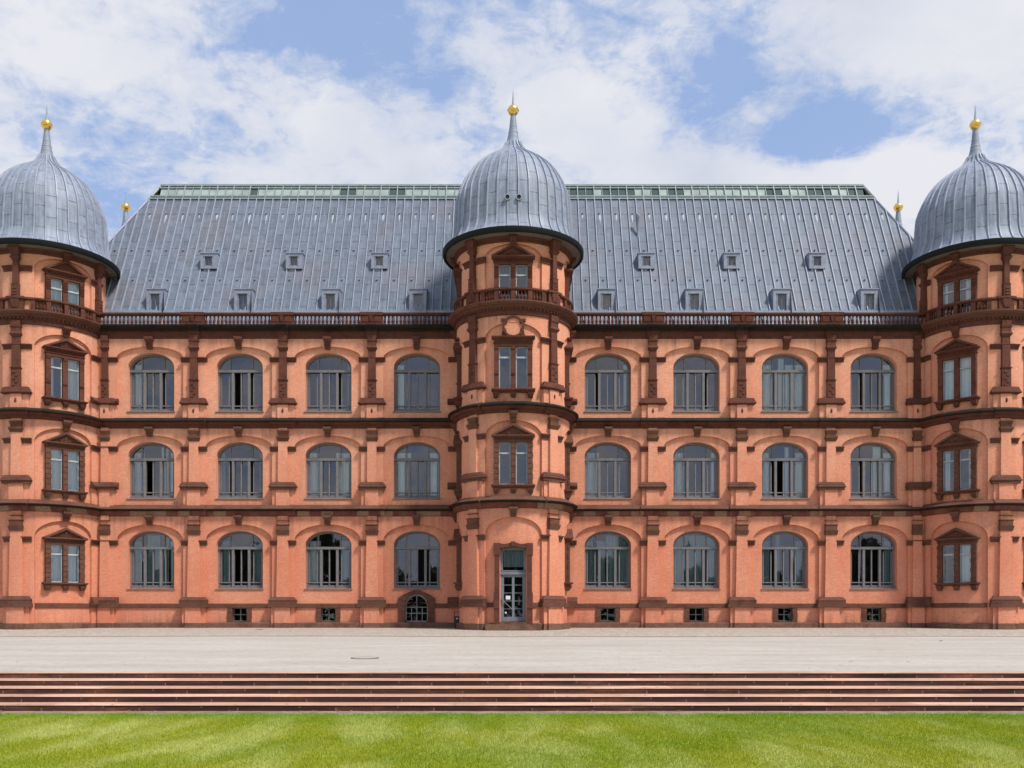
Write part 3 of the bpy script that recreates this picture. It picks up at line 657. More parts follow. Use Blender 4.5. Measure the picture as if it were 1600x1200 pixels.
# arched cellar window below the fourth bay
uc = BAYS[3]-.02; mb = MB(); a_, vs_, b_ = .60, 1.18, .58
mb.arch(FL, uc-.95, uc+.95, .2, 1.32, uc, a_, vs_, .14, .3, RA+.09, -.5)
n = 9
for i in range(n):
    t0, t1 = math.pi*i/n+.008, math.pi*(i+1)/n-.008
    def pt(t, o):
        c, s = -math.cos(t), math.sin(t)
        if not o: return (uc+a_*c, vs_+b_*s)
        k_ = min(.97/max(abs(c), 1e-3), 1.0/max(s+.42*abs(c), 1e-3)*.86); return (uc+k_*c, vs_+k_*s*.98)
    q = [pt(t0, 0), pt(t1, 0), pt(t1, 1), pt(t0, 1)]; w = RA+.10+.012*(i % 2)
    mb.face([FL(*q[0], w), FL(*q[1], w), FL(*q[2], w), FL(*q[3], w)])
    mb.face([FL(*q[0], -.5), FL(*q[1], -.5), FL(*q[1], w), FL(*q[0], w)]); mb.face([FL(*q[3], w), FL(*q[2], w), FL(*q[2], -.2), FL(*q[3], -.2)])
sr = mb.build('cellar_window', 'brown_sandstone', P)
mb = MB(); w0, w1 = -.38, -.30
mb.archband(FL, uc, a_, vs_, b_, .09, w0, w1+.1)
for s in (-1, 1): mb.box(FL, uc+s*.565-.035, uc+s*.565+.035, .3, vs_, w0, w1)
mb.box(FL, uc-.6, uc+.6, .3, .37, w0, w1); mb.box(FL, uc-.02, uc+.02, .35, 1.7, w0, w1-.01)
for v in (1.08, .76): mb.box(FL, uc-.55, uc+.55, v-.02, v+.02, w0, w1-.014)
for s in (-.28, .28): mb.box(FL, uc+s-.018, uc+s+.018, .36, 1.08, w0, w1-.012)
mb.build('window_frame', 'cellar_frame', sr)
mb = MB(); mb.face([FL(uc+.58*math.cos(t*.35), vs_+.56*math.sin(t*.35), -.35) for t in range(10)]+[FL(uc-.58, .3, -.35), FL(uc+.58, .3, -.35)]); mb.build('glass', 'window_glass', sr)
# ------------------------------------------------------------------ tower windows
TF = -.13
TWF = {1: (6.93, 8.98, 8.46, 9.29, 9.86), 2: (11.53, 13.59, 13.07, 14.02, 14.55), 0: (2.3, 4.2, 3.72, 4.52, 5.06), 3: (15.78, 17.52, 17.03, 17.88, 18.46)}
def tower_window(c, R, phi, fl, cart=False, cur=(), detail=True):
    b0, t0, tr, l1, ap = TWF[fl]; T = Tan(c[0], c[1], R+TF, phi); mb = MB(); F = .07
    mat = 'red_sandstone' if fl > 1 else 'brown_sandstone'
    for s in (-1, 1):
        mb.box(T, *sorted((s*.69, s*.92)), b0, t0, -.5, F)
        if fl > 1:
            mb.frus(T, s*.805, .125, .09, b0+.02, b0+.1, F+.05, F+.02); mb.frus(T, s*.805, .10, .13, t0-.14, t0, F+.03, F+.07)
            mb.frus(T, s*.805, .09, .11, b0+(t0-b0)*.33, b0+(t0-b0)*.36, F+.03, F+.06)
        else:
            nq = 8
            for q in range(nq):
                hh = (t0-b0)/nq; mb.frus(T, s*(.805+(.02 if q % 2 else 0)), .13, .13, b0+q*hh+.015, b0+(q+1)*hh-.015, F+.03, F+.03, back=0)
    mb.box(T, -.125, .125, b0, t0, -.5, F)
    if fl > 1: mb.frus(T, 0, .09, .12, t0-.14, t0, F+.03, F+.06); mb.frus(T, 0, .09, .11, b0+(t0-b0)*.33, b0+(t0-b0)*.36, F+.03, F+.05)
    if fl == 3:
        for s in (-.805, 0, .805):
            for q in range(3): mb.frus(T, s, .07, .11, t0-.62+q*.15, t0-.52+q*.15, F+.03, F+.07)
    if fl < 2:
        for q in range(7):
            hh = (t0-b0)/7; mb.frus(T, 0, .105, .105, b0+q*hh+.015, b0+(q+1)*hh-.015, F+.03, F+.03, back=0)
    mb.box(T, -.92, .92, t0, l1-.1, -.5, F+.02)                                # lintel
    mb.box(T, -.96, .96, t0+(l1-t0)*.35, t0+(l1-t0)*.42, -.3, F+.06)
    mb.frus(T, 0, .95, 1.05, l1-.10, l1-.03, F+.06, F+.20, back=-.3); mb.box(T, -1.05, 1.05, l1-.03, l1+.02, -.3, F+.20)
    mb.box(T, -.92, .92, b0-.05, b0, -.5, F+.02)
    if fl != 3:
        mb.frus(T, 0, .96, 1.06, b0-.16, b0-.06, F+.05, F+.18, back=-.3); mb.box(T, -1.06, 1.06, b0-.06, b0-.003, -.3, F+.18)
        for s in (-.84, 0, .84): mb.frus(T, s, .10, .13, b0-.40, b0-.26, F+.02, F+.10, back=-.3); mb.frus(T, s, .13, .15, b0-.26, b0-.16, F+.10, F+.14, back=-.3)
    if not cart:
        n0 = l1+.02
        for s in (-1, 1):     # raking cornices
            a1 = [(s*1.05, n0), (0, ap), (0, ap-.12), (s*.86, n0)]
            if s > 0: a1 = a1[::-1]
            fr_ = [T(u, v, F+.19) for u, v in a1]; bk = [T(u, v, -.3) for u, v in a1]
            mb.face(fr_)
            for i in range(4): mb.face([fr_[i], bk[i], bk[(i+1) % 4], fr_[(i+1) % 4]])
        mb.face([T(-.92, n0, F+.06), T(.92, n0, F+.06), T(0, ap-.1, F+.06)])
        for q in (-.3, -.1, .1, .3): mb.frus(T, q, .09, .03, n0+.05, n0+.17-abs(q)*.2, F+.07, F+.11, back=0)
        mb.frus(T, 0, .07, .04, n0+.16, n0+.30, F+.08, F+.12, back=0)
        if detail:
            for q in range(13): mb.box(T, -.9+q*.15-.035, -.9+q*.15+.035, l1-.17, l1-.10, F, F+.09)
    sr = mb.build('tower_window', mat, P)
    if cart:
        mb = MB(); vc = 14.50; n = 28; ro, ri = .52, .42
        for i in range(n):
            a0, a1 = 6.2832*i/n, 6.2832*(i+1)/n
            for r0, r1, wa, wb in ((ro, ro, -.2, F+.12), (ro, ri, F+.12, F+.12), (ri, ri, F+.12, F+.03)):
                mb.face([T(r0*math.cos(a0), vc+r0*math.sin(a0), wa), T(r0*math.cos(a1), vc+r0*math.sin(a1), wa), T(r1*math.cos(a1), vc+r1*math.sin(a1), wb), T(r1*math.cos(a0), vc+r1*math.sin(a0), wb)])
        for s in (-1, 1):
            mb.frus(T, s*.42, .16, .06, l1+.02, l1+.40, F+.05, F+.05); mb.box(T, *sorted((s*.38, s*.60)), vc+.26, vc+.38, -.2, F+.10); mb.box(T, *sorted((s*.30, s*.52)), vc+.14, vc+.27, -.2, F+.07)
        mb.build('cartouche', mat, sr)
        mb = MB(); mb.face([T(.43*math.cos(6.2832*i/n), vc+.43*math.sin(6.2832*i/n), F+.035) for i in range(n)]); mb.build('roundel', 'salmon_plaster', sr)
    mb = MB(); w0, w1 = -.14, -.08
    for s in (-1, 1):
        a, b = sorted((s*.125, s*.69))
        for x in (a, b-.05): mb.box(T, x, x+.05, b0, t0, w0, w1)
        mb.box(T, a, b, b0, b0+.06, w0, w1+.01); mb.box(T, a, b, t0-.05, t0, w0, w1+.01); mb.box(T, a, b, tr-.04, tr+.04, w0, w1+.03)
    mb.build('window_frame', 'sash_light', sr)
    mb = MB(); mb.face([T(-.68, b0+.01, -.11), T(.68, b0+.01, -.11), T(.68, t0, -.11), T(-.68, t0, -.11)]); mb.build('glass', 'window_glass', sr)
    for x0, x1, mt in cur: curtain_mesh(T, x0, x1, b0+.02, t0, -.22).build('curtain', mt, sr)
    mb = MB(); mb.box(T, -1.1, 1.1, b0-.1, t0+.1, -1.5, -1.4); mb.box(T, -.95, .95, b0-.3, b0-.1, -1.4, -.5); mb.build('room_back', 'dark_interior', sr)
# ------------------------------------------------------------------ towers
THO = [(4.55, .84), (9.30, .73), (14.0, .72), (17.95, .54)]
FLR = [(-.7, 5.85), (5.85, 10.42), (10.42, 15.6), (15.6, 18.9)]
TA = 1.45
DOME = [(.0, 28.15), (.02, 27.3), (.05, 26.62)]
def base_dome(z0=19.0):
    s = 48.93/1500.0
    pts = [(108, 0, 3.46, 18.98), ]
    prof = [(3.50, 18.99), (3.36, 19.10), (3.20, 19.28), (3.06, 19.55), (2.98, 19.85), (2.95, 20.2), (2.935, 20.6), (2.90, 21.05)]
    for hw, py in ((87.5, 318), (84.0, 307), (77.5, 292), (71, 281), (62, 269.5), (52.5, 261), (40, 252.5), (29, 245.5), (20, 239), (14.5, 232), (11.0, 224.5), (8.6, 216), (6.9, 207), (5.8, 198), (4.8, 188), (3.9, 180)):
        prof.append((hw*s, (962-py)*s+CAMZ))
    return prof
DP = base_dome()
def tower(c, wins, pils, arc, skip_low=0, detail=True, cartouche=None, door=None, curs=None, jpil=None, name='tower'):
    R = TR; mb = MB()
    arcs = sorted(wins)
    for wphi in wins:
        Mp = Cyl(c[0], c[1], R, R_(wphi)); hw = R*R_(45)
        for fl in range(4):
            lo, hi = FLR[fl]; vs, hb = THO[fl]
            mb.arch(Mp, -hw, hw, lo, hi, 0, TA, vs, hb, lo, 0, TF-.02)
            isd = door is not None and fl == 0 and wphi == door
            if isd: ob, ot, oh = .0, 3.95, .70
            elif fl == 0 and door is not None and False: ob = None
            else: ob, ot = TWF[fl][0]-.03, TWF[fl][1]+.03; oh = .80
            Mf = Cyl(c[0], c[1], R, R_(wphi))
            # field with a rectangular opening (an arch of almost no rise)
            mb.arch(Mf, -TA-.05, TA+.05, lo, hi, 0, oh, ot-.01, .01, ob, TF, TF-.25, n=8)
    # closed part of the drum away from the windows
    body = mb.build('tower', 'salmon_plaster', P)
    full = arc >= 359
    Mp = Cyl(c[0], c[1], R, 0); a0, a1 = (-math.pi, math.pi) if full else (R_(min(wins)-45), R_(max(wins)+45))
    u0, u1 = a0*R, a1*R
    if not full:
        mb = MB(); Mb = Cyl(c[0], c[1], R, 0); mb.box(Mb, u1, u0+2*math.pi*R, -.7, 18.9, -.2, -.001); mb.build('drum_wall', 'salmon_plaster', body)
    brk = [(R_(p)*R, .60) for p in pils]
    big_ = lambda c_: ([(v, w*1.4) for v, w in c_[0]], c_[1])
    for prof, mt in ((big_(C12), ['cornice_stone', 'grimy_stone', 'brown_sandstone', 'grimy_stone']), (big_(C23), ['balustrade_stone', 'grimy_stone', 'grimy_stone', 'grimy_stone']), (C34, ['red_sandstone', 'grimy_stone', 'brown_sandstone', 'brown_sandstone'])):
        cornice(Mp, u0, u1, prof, brk if prof is not C34 else []).build('cornice', mt, body)
    mb = MB()
    if detail:
        nd = int((u1-u0)/.19)
        for i in range(nd): mb.box(Mp, u0+(u1-u0)*i/nd, u0+(u1-u0)*i/nd+.09, 15.30, 15.42, .05, .19)
        mb.sweep(Mp, u0, u1, [(15.29, .02), (15.29, .11), (15.43, .12), (15.43, .02)]); mb.build('dentil_band', 'red_sandstone', body)
    mb = MB()
    gaps = []
    if door is not None: gaps = [(R_(door)*R-.92, R_(door)*R+.92)]
    def spans(x0, x1):
        if not gaps: return [(x0, x1)]
        return [(x0, gaps[0][0]), (gaps[0][1], x1)]
    for x0, x1 in spans(u0, u1): mb.sweep(Mp, x0, x1, [(1.04, TF), (1.05, TF+.07), (1.24, TF+.07), (1.27, TF)])
    mb.build('string_course', 'brown_sandstone', body)
    mb = MB()
    for x0, x1 in spans(u0, u1): mb.sweep(Mp, x0, x1, [(-.7, .03), (.24, .03), (.28, -.04), (.28, TF-.05)])
    mb.build('plinth', 'plinth_stone', body)
    for ph in pils:
        Mq = Cyl(c[0], c[1], R, R_(ph))
        for fl in range(4):
            pilaster(Mq, 0, fl, 1.0, True)
            if fl == 3 or fl == 2: impost(Mq, -.72, .72, fl)
            else: impost(Mq, -.70, -.24, fl); impost(Mq, .24, .70, fl)
    for ph in wins:
        Mq = Cyl(c[0], c[1], R, R_(ph))
        for fl, (a, b) in enumerate(((5.37, 5.84), (9.90, 10.42), (14.62, 15.10), (18.42, 18.8))):
            if fl == 2 and ph == cartouche: continue
            keystone(Mq, 0, a, b, ('capital_stone', 'brown_sandstone', 'red_sandstone', 'red_sandstone')[fl], .95)
            if fl == 0 and ph == door: continue
        for fl in range(4):
            if fl == 0 and ph == door: continue
            tower_window(c, R, R_(ph), fl, cart=(fl == 2 and ph == cartouche), cur=(curs or {}).get(fl, ()) if abs(ph) < 89 else (), detail=detail)
    # balustrade
    mb = MB(); wb = .07
    mb.sweep(Mp, u0, u1, [(15.69, wb-.16), (15.69, wb+.07), (15.76, wb+.05), (15.76, wb-.14)]); mb.sweep(Mp, u0, u1, [(16.24, wb-.12), (16.24, wb+.05), (16.28, wb+.10), (16.36, wb+.10), (16.37, wb-.14), (16.28, wb-.14), (16.24, wb-.12)])
    for ph in pils:
        uc = R_(ph)*R; mb.box(Mp, uc-.36, uc+.36, 15.70, 16.27, wb-.2, wb+.13); mb.box(Mp, uc-.42, uc+.42, 16.27, 16.38, wb-.22, wb+.2)
        mb.frus(Mp, uc, .12, .24, 15.85, 16.2, wb+.16, wb+.19, back=wb)
    rail = mb.build('balustrade', 'red_sandstone', body)
    for ph in wins:
        uc = R_(ph)*R
        for q in (-1.12, -.375, .375, 1.12):
            pass
        for q in (-1.48, -.80, 0, .80, 1.48):
            mb = MB(); mb.box(Mp, uc+q-.10, uc+q+.10, 15.76, 16.24, wb-.08, wb+.06); mb.build('balustrade_post', 'red_sandstone', body)
        for base in (-1.14, -.40, .40, 1.14):
            for q in (-.16, 0, .16):
                u = uc+base+q; x, y, _ = Mp(u, 0, wb-.01); BAL.append((x, y, 15.76, body))
    # eaves and dome
    if True:
        mb = MB(); n = 72
        mb.lathe(c[0], c[1], [(2.86, 18.55), (2.93, 18.60), (2.93, 18.72), (3.02, 18.80)], n); mb.build('frieze', 'red_sandstone', body)
        mb = MB(); mb.lathe(c[0], c[1], [(2.8, 18.79), (3.44, 18.86)], n); mb.build('soffit', 'soffit_boards', body, True)
        mb = MB(); mb.lathe(c[0], c[1], [(3.42, 18.86), (3.46, 18.80), (3.53, 18.80), (3.58, 18.86), (3.59, 19.06), (3.52, 19.10), (3.44, 19.04)], n); mb.build('gutter', 'gutter_black', body, True)
        NS = 36; mb = MB(); mb.lathe(c[0], c[1], DP, NS*3, uvr=NS, a0=R_(5)); dm = mb.build('dome', 'lead_dome', body, True)
        mb = MB()
        for i in range(NS):
            a = R_(5)+2*math.pi*i/NS; sn, cs = math.sin(a), math.cos(a)
            if not full or True:
                PR = [p for p in DP if p[0] > .60]
                if i % 2 == 0: PR = [p for p in DP if p[0] > .34]
                hw, hh = .034, .07
                rows = []
                for r, z in PR:
                    rr = r+hh; w_ = min(hw, r*.06+.008)
                    rows.append([(c[0]+r*sn-w_*cs, c[1]-r*cs-w_*sn, z), (c[0]+rr*sn-w_*.7*cs, c[1]-rr*cs-w_*.7*sn, z+hh*.3), (c[0]+rr*sn+w_*.7*cs, c[1]-rr*cs+w_*.7*sn, z+hh*.3), (c[0]+r*sn+w_*cs, c[1]-r*cs+w_*sn, z)])
                for A, B in zip(rows, rows[1:]):
                    for j in range(3): mb.face([A[j], A[j+1], B[j+1], B[j]])
        mb.build('seams', 'lead_trim', dm)
        s = 48.93/1500.0; zb = (962-172.5)*s+CAMZ; rb = 8.8*s
        mb = MB(); zc_ = (962-209)*s+CAMZ; mb.lathe(c[0], c[1], [(.235, zc_), (.25, zc_+.03), (.235, zc_+.06)], 20); mb.build('collar', 'lead_trim', dm, True)
        mb = MB(); pf = [(rb*.35, zb-rb*1.02)]
        for i in range(1, 15): t = -math.pi/2+math.pi/2*i/14; pf.append((rb*.93*math.cos(t), zb-.02+rb*.95*math.sin(t)))
        pf += [(rb*1.03, zb-.018), (rb*1.03, zb+.018)]
        for i in range(0, 14): t = math.pi/2*i/14; pf.append((rb*.93*math.cos(t), zb+.02+rb*.9*math.sin(t)))
        pf.append((.05, zb+rb*.95))
        mb.lathe(c[0], c[1], pf, 28); mb.build('gilded_ball', 'gold', dm, True)
        mb = MB(); mb.lathe(c[0], c[1], [(.075, zb+rb*.9), (.05, zb+rb*1.6), (.02, zb+rb*3.2), (.0, (962-136)*s+CAMZ)], 12); mb.build('spike', 'lead_trim', dm, True)
    return body
BAL = []
def junction(c, sg):
    Mq = Cyl(c[0], c[1], TR, 0); r = lambda d: R_(d)*TR
    for fl in range(4):
        a, b = sorted((sg*r(71.5), sg*r(88))); impost(Mq, a, b, fl)
    for (v0, v1, mt) in ((1.06, 1.6, 'brown_sandstone'), (7.2, 7.56, 'brown_sandstone'), (11.6, 11.92, 'red_sandstone')):
        a, b = sorted((sg*r(70.5), sg*r(88))); mb = MB(); h = v1-v0
        mb.sweep(Mq, a, b, [(v0, 0), (v0, .16), (v0+h*.3, .24), (v0+h*.5, .24), (v1-.02, .10), (v1, 0)]); mb.build('pilaster_base', mt, P)
    x = c[0]+sg*3.24
    for fl in range(3): pilaster(FL, x, fl, .8)
    pilaster(Cyl(c[0], c[1], TR, R_(80*sg)), 0, 3)
ct_b = tower(TC, [-90, 0, 90], [-41.5, 41.5], 0, cartouche=0, door=0)
lt_b = tower(LT, [-46.5, 43.5], [-1.5], 0, curs={0: [(-.65, .0, cw), (.1, .66, cw)], 1: [(-.66, -.15, cw), (.15, .66, cw)], 2: [(-.66, -.5, 'blind_white'), (.13, .68, 'blind_white')], 3: [(-.66, -.13, 'blind_white'), (.13, .68, 'blind_white')]})
rt_b = tower(RT, [46.5, -43.5], [1.5], 0, curs={0: [(.15, .66, cw)], 1: [(-.66, -.4, cw), (.5, .66, cw)], 2: [(-.66, -.13, cw), (.13, .66, cw)], 3: [(-.66, -.5, cw), (.35, .66, cw)]})
junction(LT, 1); junction(RT, -1)
for c in ((-24.36, 10.55), (24.36, 10.55)): tower(c, [180], [135, 225], 0, detail=False)
# balusters
def baluster_mesh(h=.48, r=.072, n=8):
    mb = MB(); pf = [(.9, 0), (.9, .08), (.55, .12), (1.0, .3), (.95, .4), (.5, .62), (.42, .76), (.75, .82), (.5, .88), (.9, .93), (.9, 1.0)]
    mb.lathe(0, 0, [(r*a, h*b) for a, b in pf], n); return mb
proto = baluster_mesh().build('baluster', 'balustrade_stone', BAL[0][3], True); proto.location = BAL[0][:3]
for x, y, z, par in BAL[1:]: copy_of(proto, (x, y, z), par)
# ------------------------------------------------------------------ facade balustrade
wb = .20
for x0, x1, pl in ((-21.7, -2.75, PILS[:3]), (2.85, 21.6, PILS[3:])):
    mb = MB(); mb.sweep(FL, x0, x1, [(15.69, wb-.16), (15.69, wb+.06), (15.74, wb+.04), (15.74, wb-.14)]); mb.sweep(FL, x0, x1, [(16.20, wb-.1), (16.20, wb+.06), (16.25, wb+.11), (16.33, wb+.11), (16.34, wb-.12), (16.25, wb-.12), (16.20, wb-.1)])
    ra = mb.build('balustrade', 'balustrade_stone', P)
    for uc in pl:
        mb = MB(); mb.box(FL, uc-.58, uc+.58, 15.70, 16.22, wb-.13, wb+.10); mb.box(FL, uc-.62, uc+.62, 15.70, 15.80, wb-.13, wb+.14)
        mb.box(FL, uc-.50, uc-.14, 15.86, 16.14, wb, wb+.125); mb.box(FL, uc+.14, uc+.50, 15.86, 16.14, wb, wb+.125); mb.frus(FL, uc, .06, .10, 15.86, 16.16, wb+.16, wb+.19, back=wb); mb.box(FL, uc-.6, uc+.6, 16.2, 16.345, wb-.12, wb+.16)
        mb.build('pedestal', 'balustrade_stone', ra)
    eds = [x0]+[q for p in pl for q in (p-.58, p+.58)]+[x1]
    for a, b in zip(eds[::2], eds[1::2]):
        n = int(round((b-a)/.21))
        for i in range(n):
            u = a+(b-a)*(i+.5)/n; o = copy_of(proto, (u, -(wb-.02), 15.74), ra); o.scale = (1.02, 1.02, .97)
# ------------------------------------------------------------------ main roof
SL = 1.88; YR = 5.4
def ry(z): return 1+(z-17.19)/SL
ZR = 17.19+SL*(YR-1); ZE = 15.72; XE = 20.18+(ZR-ZE)/1.92
def rx(z): return 20.18+(ZR-z)/1.92
STW = .47
mb = MB(); zk = 24.45           # below the glazed ridge strip
def quad_roof(z0, z1, mat=0):
    y0, y1 = ry(z0), ry(z1); L = math.hypot(1, 1/SL); s0, s1 = z0*L, z1*L
    X0, X1 = rx(z0), rx(z1)
    mb.face([(-X0, y0, z0), (X0, y0, z0), (X1, y1, z1), (-X1, y1, z1)], mat, [(s0, -X0/STW), (s0, X0/STW), (s1, X1/STW), (s1, -X1/STW)])
    r0, r1 = 2*YR-y0, 2*YR-y1
    mb.face([(X0, r0, z0), (-X0, r0, z0), (-X1, r1, z1), (X1, r1, z1)], mat, [(s0, -X0/STW), (s0, X0/STW), (s1, X1/STW), (s1, -X1/STW)])
    for sg in (-1, 1):
        pts = [(sg*X0, y0, z0), (sg*X0, r0, z0), (sg*X1, r1, z1), (sg*X1, y1, z1)]; uv = [(s0, y0/STW), (s0, r0/STW), (s1, r1/STW), (s1, y1/STW)]
        if sg < 0: pts = pts[::-1]; uv = uv[::-1]
        mb.face(pts, mat, uv)
quad_roof(ZE, zk)
roof = mb.build('roof', 'lead_roof', P)
nrm = Vector((0, -SL, 1)).normalized()
def rib(mb, p0, p1, n, hw=.027, hh=.085):
    p0, p1, n = Vector(p0), Vector(p1), Vector(n).normalized(); t = (p1-p0).normalized(); b = t.cross(n).normalized()
    A = [p0-b*hw, p0-b*hw*.7+n*hh, p0+b*hw*.7+n*hh, p0+b*hw]; B = [p+(p1-p0) for p in A]
    for j in range(3): mb.face([A[j], A[j+1], B[j+1], B[j]])
    mb.face(A); mb.face(B[::-1])
mb = MB(); nx = int(XE/STW)
for i in range(-nx, nx+1):
    x = i*STW; z1 = zk
    if abs(x) > rx(zk): z1 = ZR-(abs(x)-20.18)*1.92
    if z1-ZE < .2: continue
    rib(mb, (x, ry(ZE), ZE), (x, ry(z1), z1), (0, -SL, 1))
for sg in (-1, 1):               # hip rolls and end seams
    rib(mb, (sg*XE, ry(ZE), ZE), (sg*rx(zk), ry(zk), zk), (sg, -1, 1.0), .05, .07)
    for j in range(1, 20):
        y = ry(ZE)+j*STW; z1 = min(zk, 17.19+SL*(y-1)) if y < YR else min(zk, 17.19+SL*(2*YR-y-1))
        if z1-ZE > .2: rib(mb, (sg*rx(ZE), y, ZE), (sg*rx(z1), y, z1), (sg*1.92, 0, 1))
mb.build('seams', 'lead_trim', roof)
mb = MB()                         # snow hooks in three rows
for row, z in enumerate((18.75, 20.75, 23.35)):
    for i in range(-nx, nx+1):
        if (i+row) % 2: continue
        x = (i+.5)*STW
        if abs(x) > rx(z)-.3: continue
        y = ry(z); mb.box(FL, x-.035, x+.035, z, z+.07, -y, -y+.10)
mb.build('snow_hooks', 'lead_trim', roof)
# pale lime streaks below the top row of hooks
for i in range(-nx, nx+1):
    if i % 2: continue
    mb = MB(); x = (i+.5)*STW+random.uniform(-.04, .04); z = 23.30; L_ = random.uniform(.35, .8); w_ = random.uniform(.03, .07)
    if abs(x) > rx(z)-.3: continue
    o_ = lambda u, zz__: (u, ry(zz__)-.006, zz__+.003)
    mb.face([o_(x, z-L_), o_(x+w_, z-L_*.3), o_(x+w_*.7, z), o_(x-w_*.7, z), o_(x-w_, z-L_*.3)])
    mb.build('lime_streak', 'stain_white', roof)
mb = MB()                         # gutter edge with little clips at the foot of the slope
z = 16.74; y = ry(z)
mb.box(FL, -22.4, 22.4, z-.30, z-.02, -y-.02, -y+.16)
for i in range(-95, 96): mb.box(FL, i*.235-.03, i*.235+.03, z-.02, z+.06, -y-.05, -y+.10)
mb.build('gutter', 'lead_trim', roof)
mb = MB()                         # vent pipe
mb.lathe(7.02, ry(22.0)-.15, [(.07, 21.2), (.07, 22.75), (.11, 22.8), (.11, 22.95), (.0, 23.0)], 10); mb.build('vent_pipe', 'lead_trim', roof, True)
# glazed ridge strip
mb = MB(); gl = MB(); z0, z1 = zk, ZR
X0, X1 = rx(z0), rx(z1); n = int(2*X1/STW)
for sg in (-1, 1): gl.face([(sg*X0, ry(z0), z0), (sg*X0, 2*YR-ry(z0), z0), (sg*X1, YR, z1)][::sg])
nn = 43
for i in range(-nn, nn+1):
    x = i*STW
    if abs(x) <= X1: rib(mb, (x, ry(z0), z0), (x, YR, z1), (0, -SL, 1), .03 if i % 2 == 0 else .018, .09 if i % 2 == 0 else .05)
for sg in (-1, 1): rib(mb, (sg*X0, ry(z0), z0), (sg*X1, YR, z1), (sg, -1, 1), .05, .09)
for z, h, w in ((z0, .04, .10), (z0+.16, .035, .12), (z1-.22, .03, .09), (z1-.03, .05, .12)):
    y = ry(z); mb.box(FL, -rx(z)-.03, rx(z)+.03, z-h, z+h, -y-.03, -y+w)
sk = mb.build('ridge_skylight', 'skylight_bar', P)
gl.build('end_glass', 'green_glass', sk)
pr = {}
for mt in ('green_glass', 'dark_green_glass'):
    pm = MB(); pm.face([(.03, 0, 0), (STW-.03, 0, 0), (STW-.03, YR-ry(z0)-.24, z1-z0-.36), (.03, YR-ry(z0)-.24, z1-z0-.36)])
    pr[mt] = pm.build('glass_pane', mt, sk, loc=(0, 0, 0))
first = {m_: True for m_ in pr}
for i in range(-nn, nn):
    x = i*STW; dk = random.random() < (.12 if x < 2 else .5); mt = 'dark_green_glass' if dk else 'green_glass'
    o_ = pr[mt] if first[mt] else copy_of(pr[mt], (0, 0, 0), sk); first[mt] = False
    o_.location = (x, ry(z0)+.10, z0+.10)
mb = MB(); a_ = z1-.26; mb.face([(-rx(a_), ry(a_)+.005, a_), (rx(a_), ry(a_)+.005, a_), (X1, YR, z1), (-X1, YR, z1)])
mb.face([(X0, 2*YR-ry(z0), z0), (-X0, 2*YR-ry(z0), z0), (-X1, YR+.01, z1), (X1, YR+.01, z1)]); mb.build('ridge_flashing', 'lead_box', sk)
mb = MB(); mb.face([(-X0, YR-.02, z0-.1), (X0, YR-.02, z0-.1), (X1, YR-.02, z1-.05), (-X1, YR-.02, z1-.05)]); 
mb.build('skylight_back', 'dark_interior', sk)
# dormers
def dormer(xc, yf, zb, zt_, hw, wh, wz0, wz1, name, par):
    mb = MB(); yb = ry(zt_)+.05
    f = lambda u, v, w=0: (xc+u, yf-w, v)
    A = hw
    for (u0, u1, v0, v1) in ((-A, -wh, zb, zt_), (wh, A, zb, zt_), (-wh, wh, wz1, zt_), (-wh, wh, zb, wz0)):
        if v1-v0 > .01: mb.face([f(u0, v0), f(u1, v0), f(u1, v1), f(u0, v1)])
    for s in (-1, 1):
        pts = [(xc+s*A, yf, zb), (xc+s*A, ry(zb), zb), (xc+s*A, yb, zt_), (xc+s*A, yf, zt_)]
        mb.face(pts if s > 0 else pts[::-1])
    mb.face([(xc-A-.03, yf-.04, zt_), (xc+A+.03, yf-.04, zt_), (xc+A+.03, yb, zt_+.04), (xc-A-.03, yb, zt_+.04)]); mb.box(FL, xc-A-.03, xc+A+.03, zt_-.05, zt_-.001, -yf-.02, -yf+.04)
    mb.box(FL, xc-wh-.05, xc+wh+.05, wz1, wz1+.05, -yf-.05, -yf+.04)
    for s in (-1, 1): mb.box(FL, *sorted((xc+s*wh, xc+s*(wh+.03))), wz0, wz1, -yf-.1, -yf+.02)
    d = mb.build(name, 'lead_box', P)
    mb = MB(); 
    for s in (-wh, -.012, wh-.03): mb.box(FL, xc+s, xc+s+.03, wz0, wz1, -yf-.12, -yf-.06)
    mb.box(FL, xc-wh, xc+wh, wz0, wz0+.04, -yf-.12, -yf-.055); mb.box(FL, xc-wh, xc+wh, wz1-.04, wz1, -yf-.12, -yf-.055); mb.build('window_frame', 'window_frame_grey', d)
    mb = MB(); mb.face([FL(xc-wh, wz0, -yf-.09), FL(xc+wh, wz0, -yf-.09), FL(xc+wh, wz1, -yf-.09), FL(xc-wh, wz1, -yf-.09)]); mb.build('glass', 'window_glass', d)
    mb = MB(); mb.box(FL, xc-wh, xc+wh, wz0, wz1, -yf-.30, -yf-.28); mb.build('dark_back', 'dark_interior', d)  # near-black sheet closing off the view behind the pane
for uc in BAYS: dormer(uc, .72, 16.1, 17.92, .46, .235, 16.2, 17.64, 'dormer', P)
for uc in PILS: dormer(uc+(.08 if uc < 0 else -.02), 2.07, 19.46, 20.33, .44, .20, 19.62, 20.12, 'roof_hatch', P)
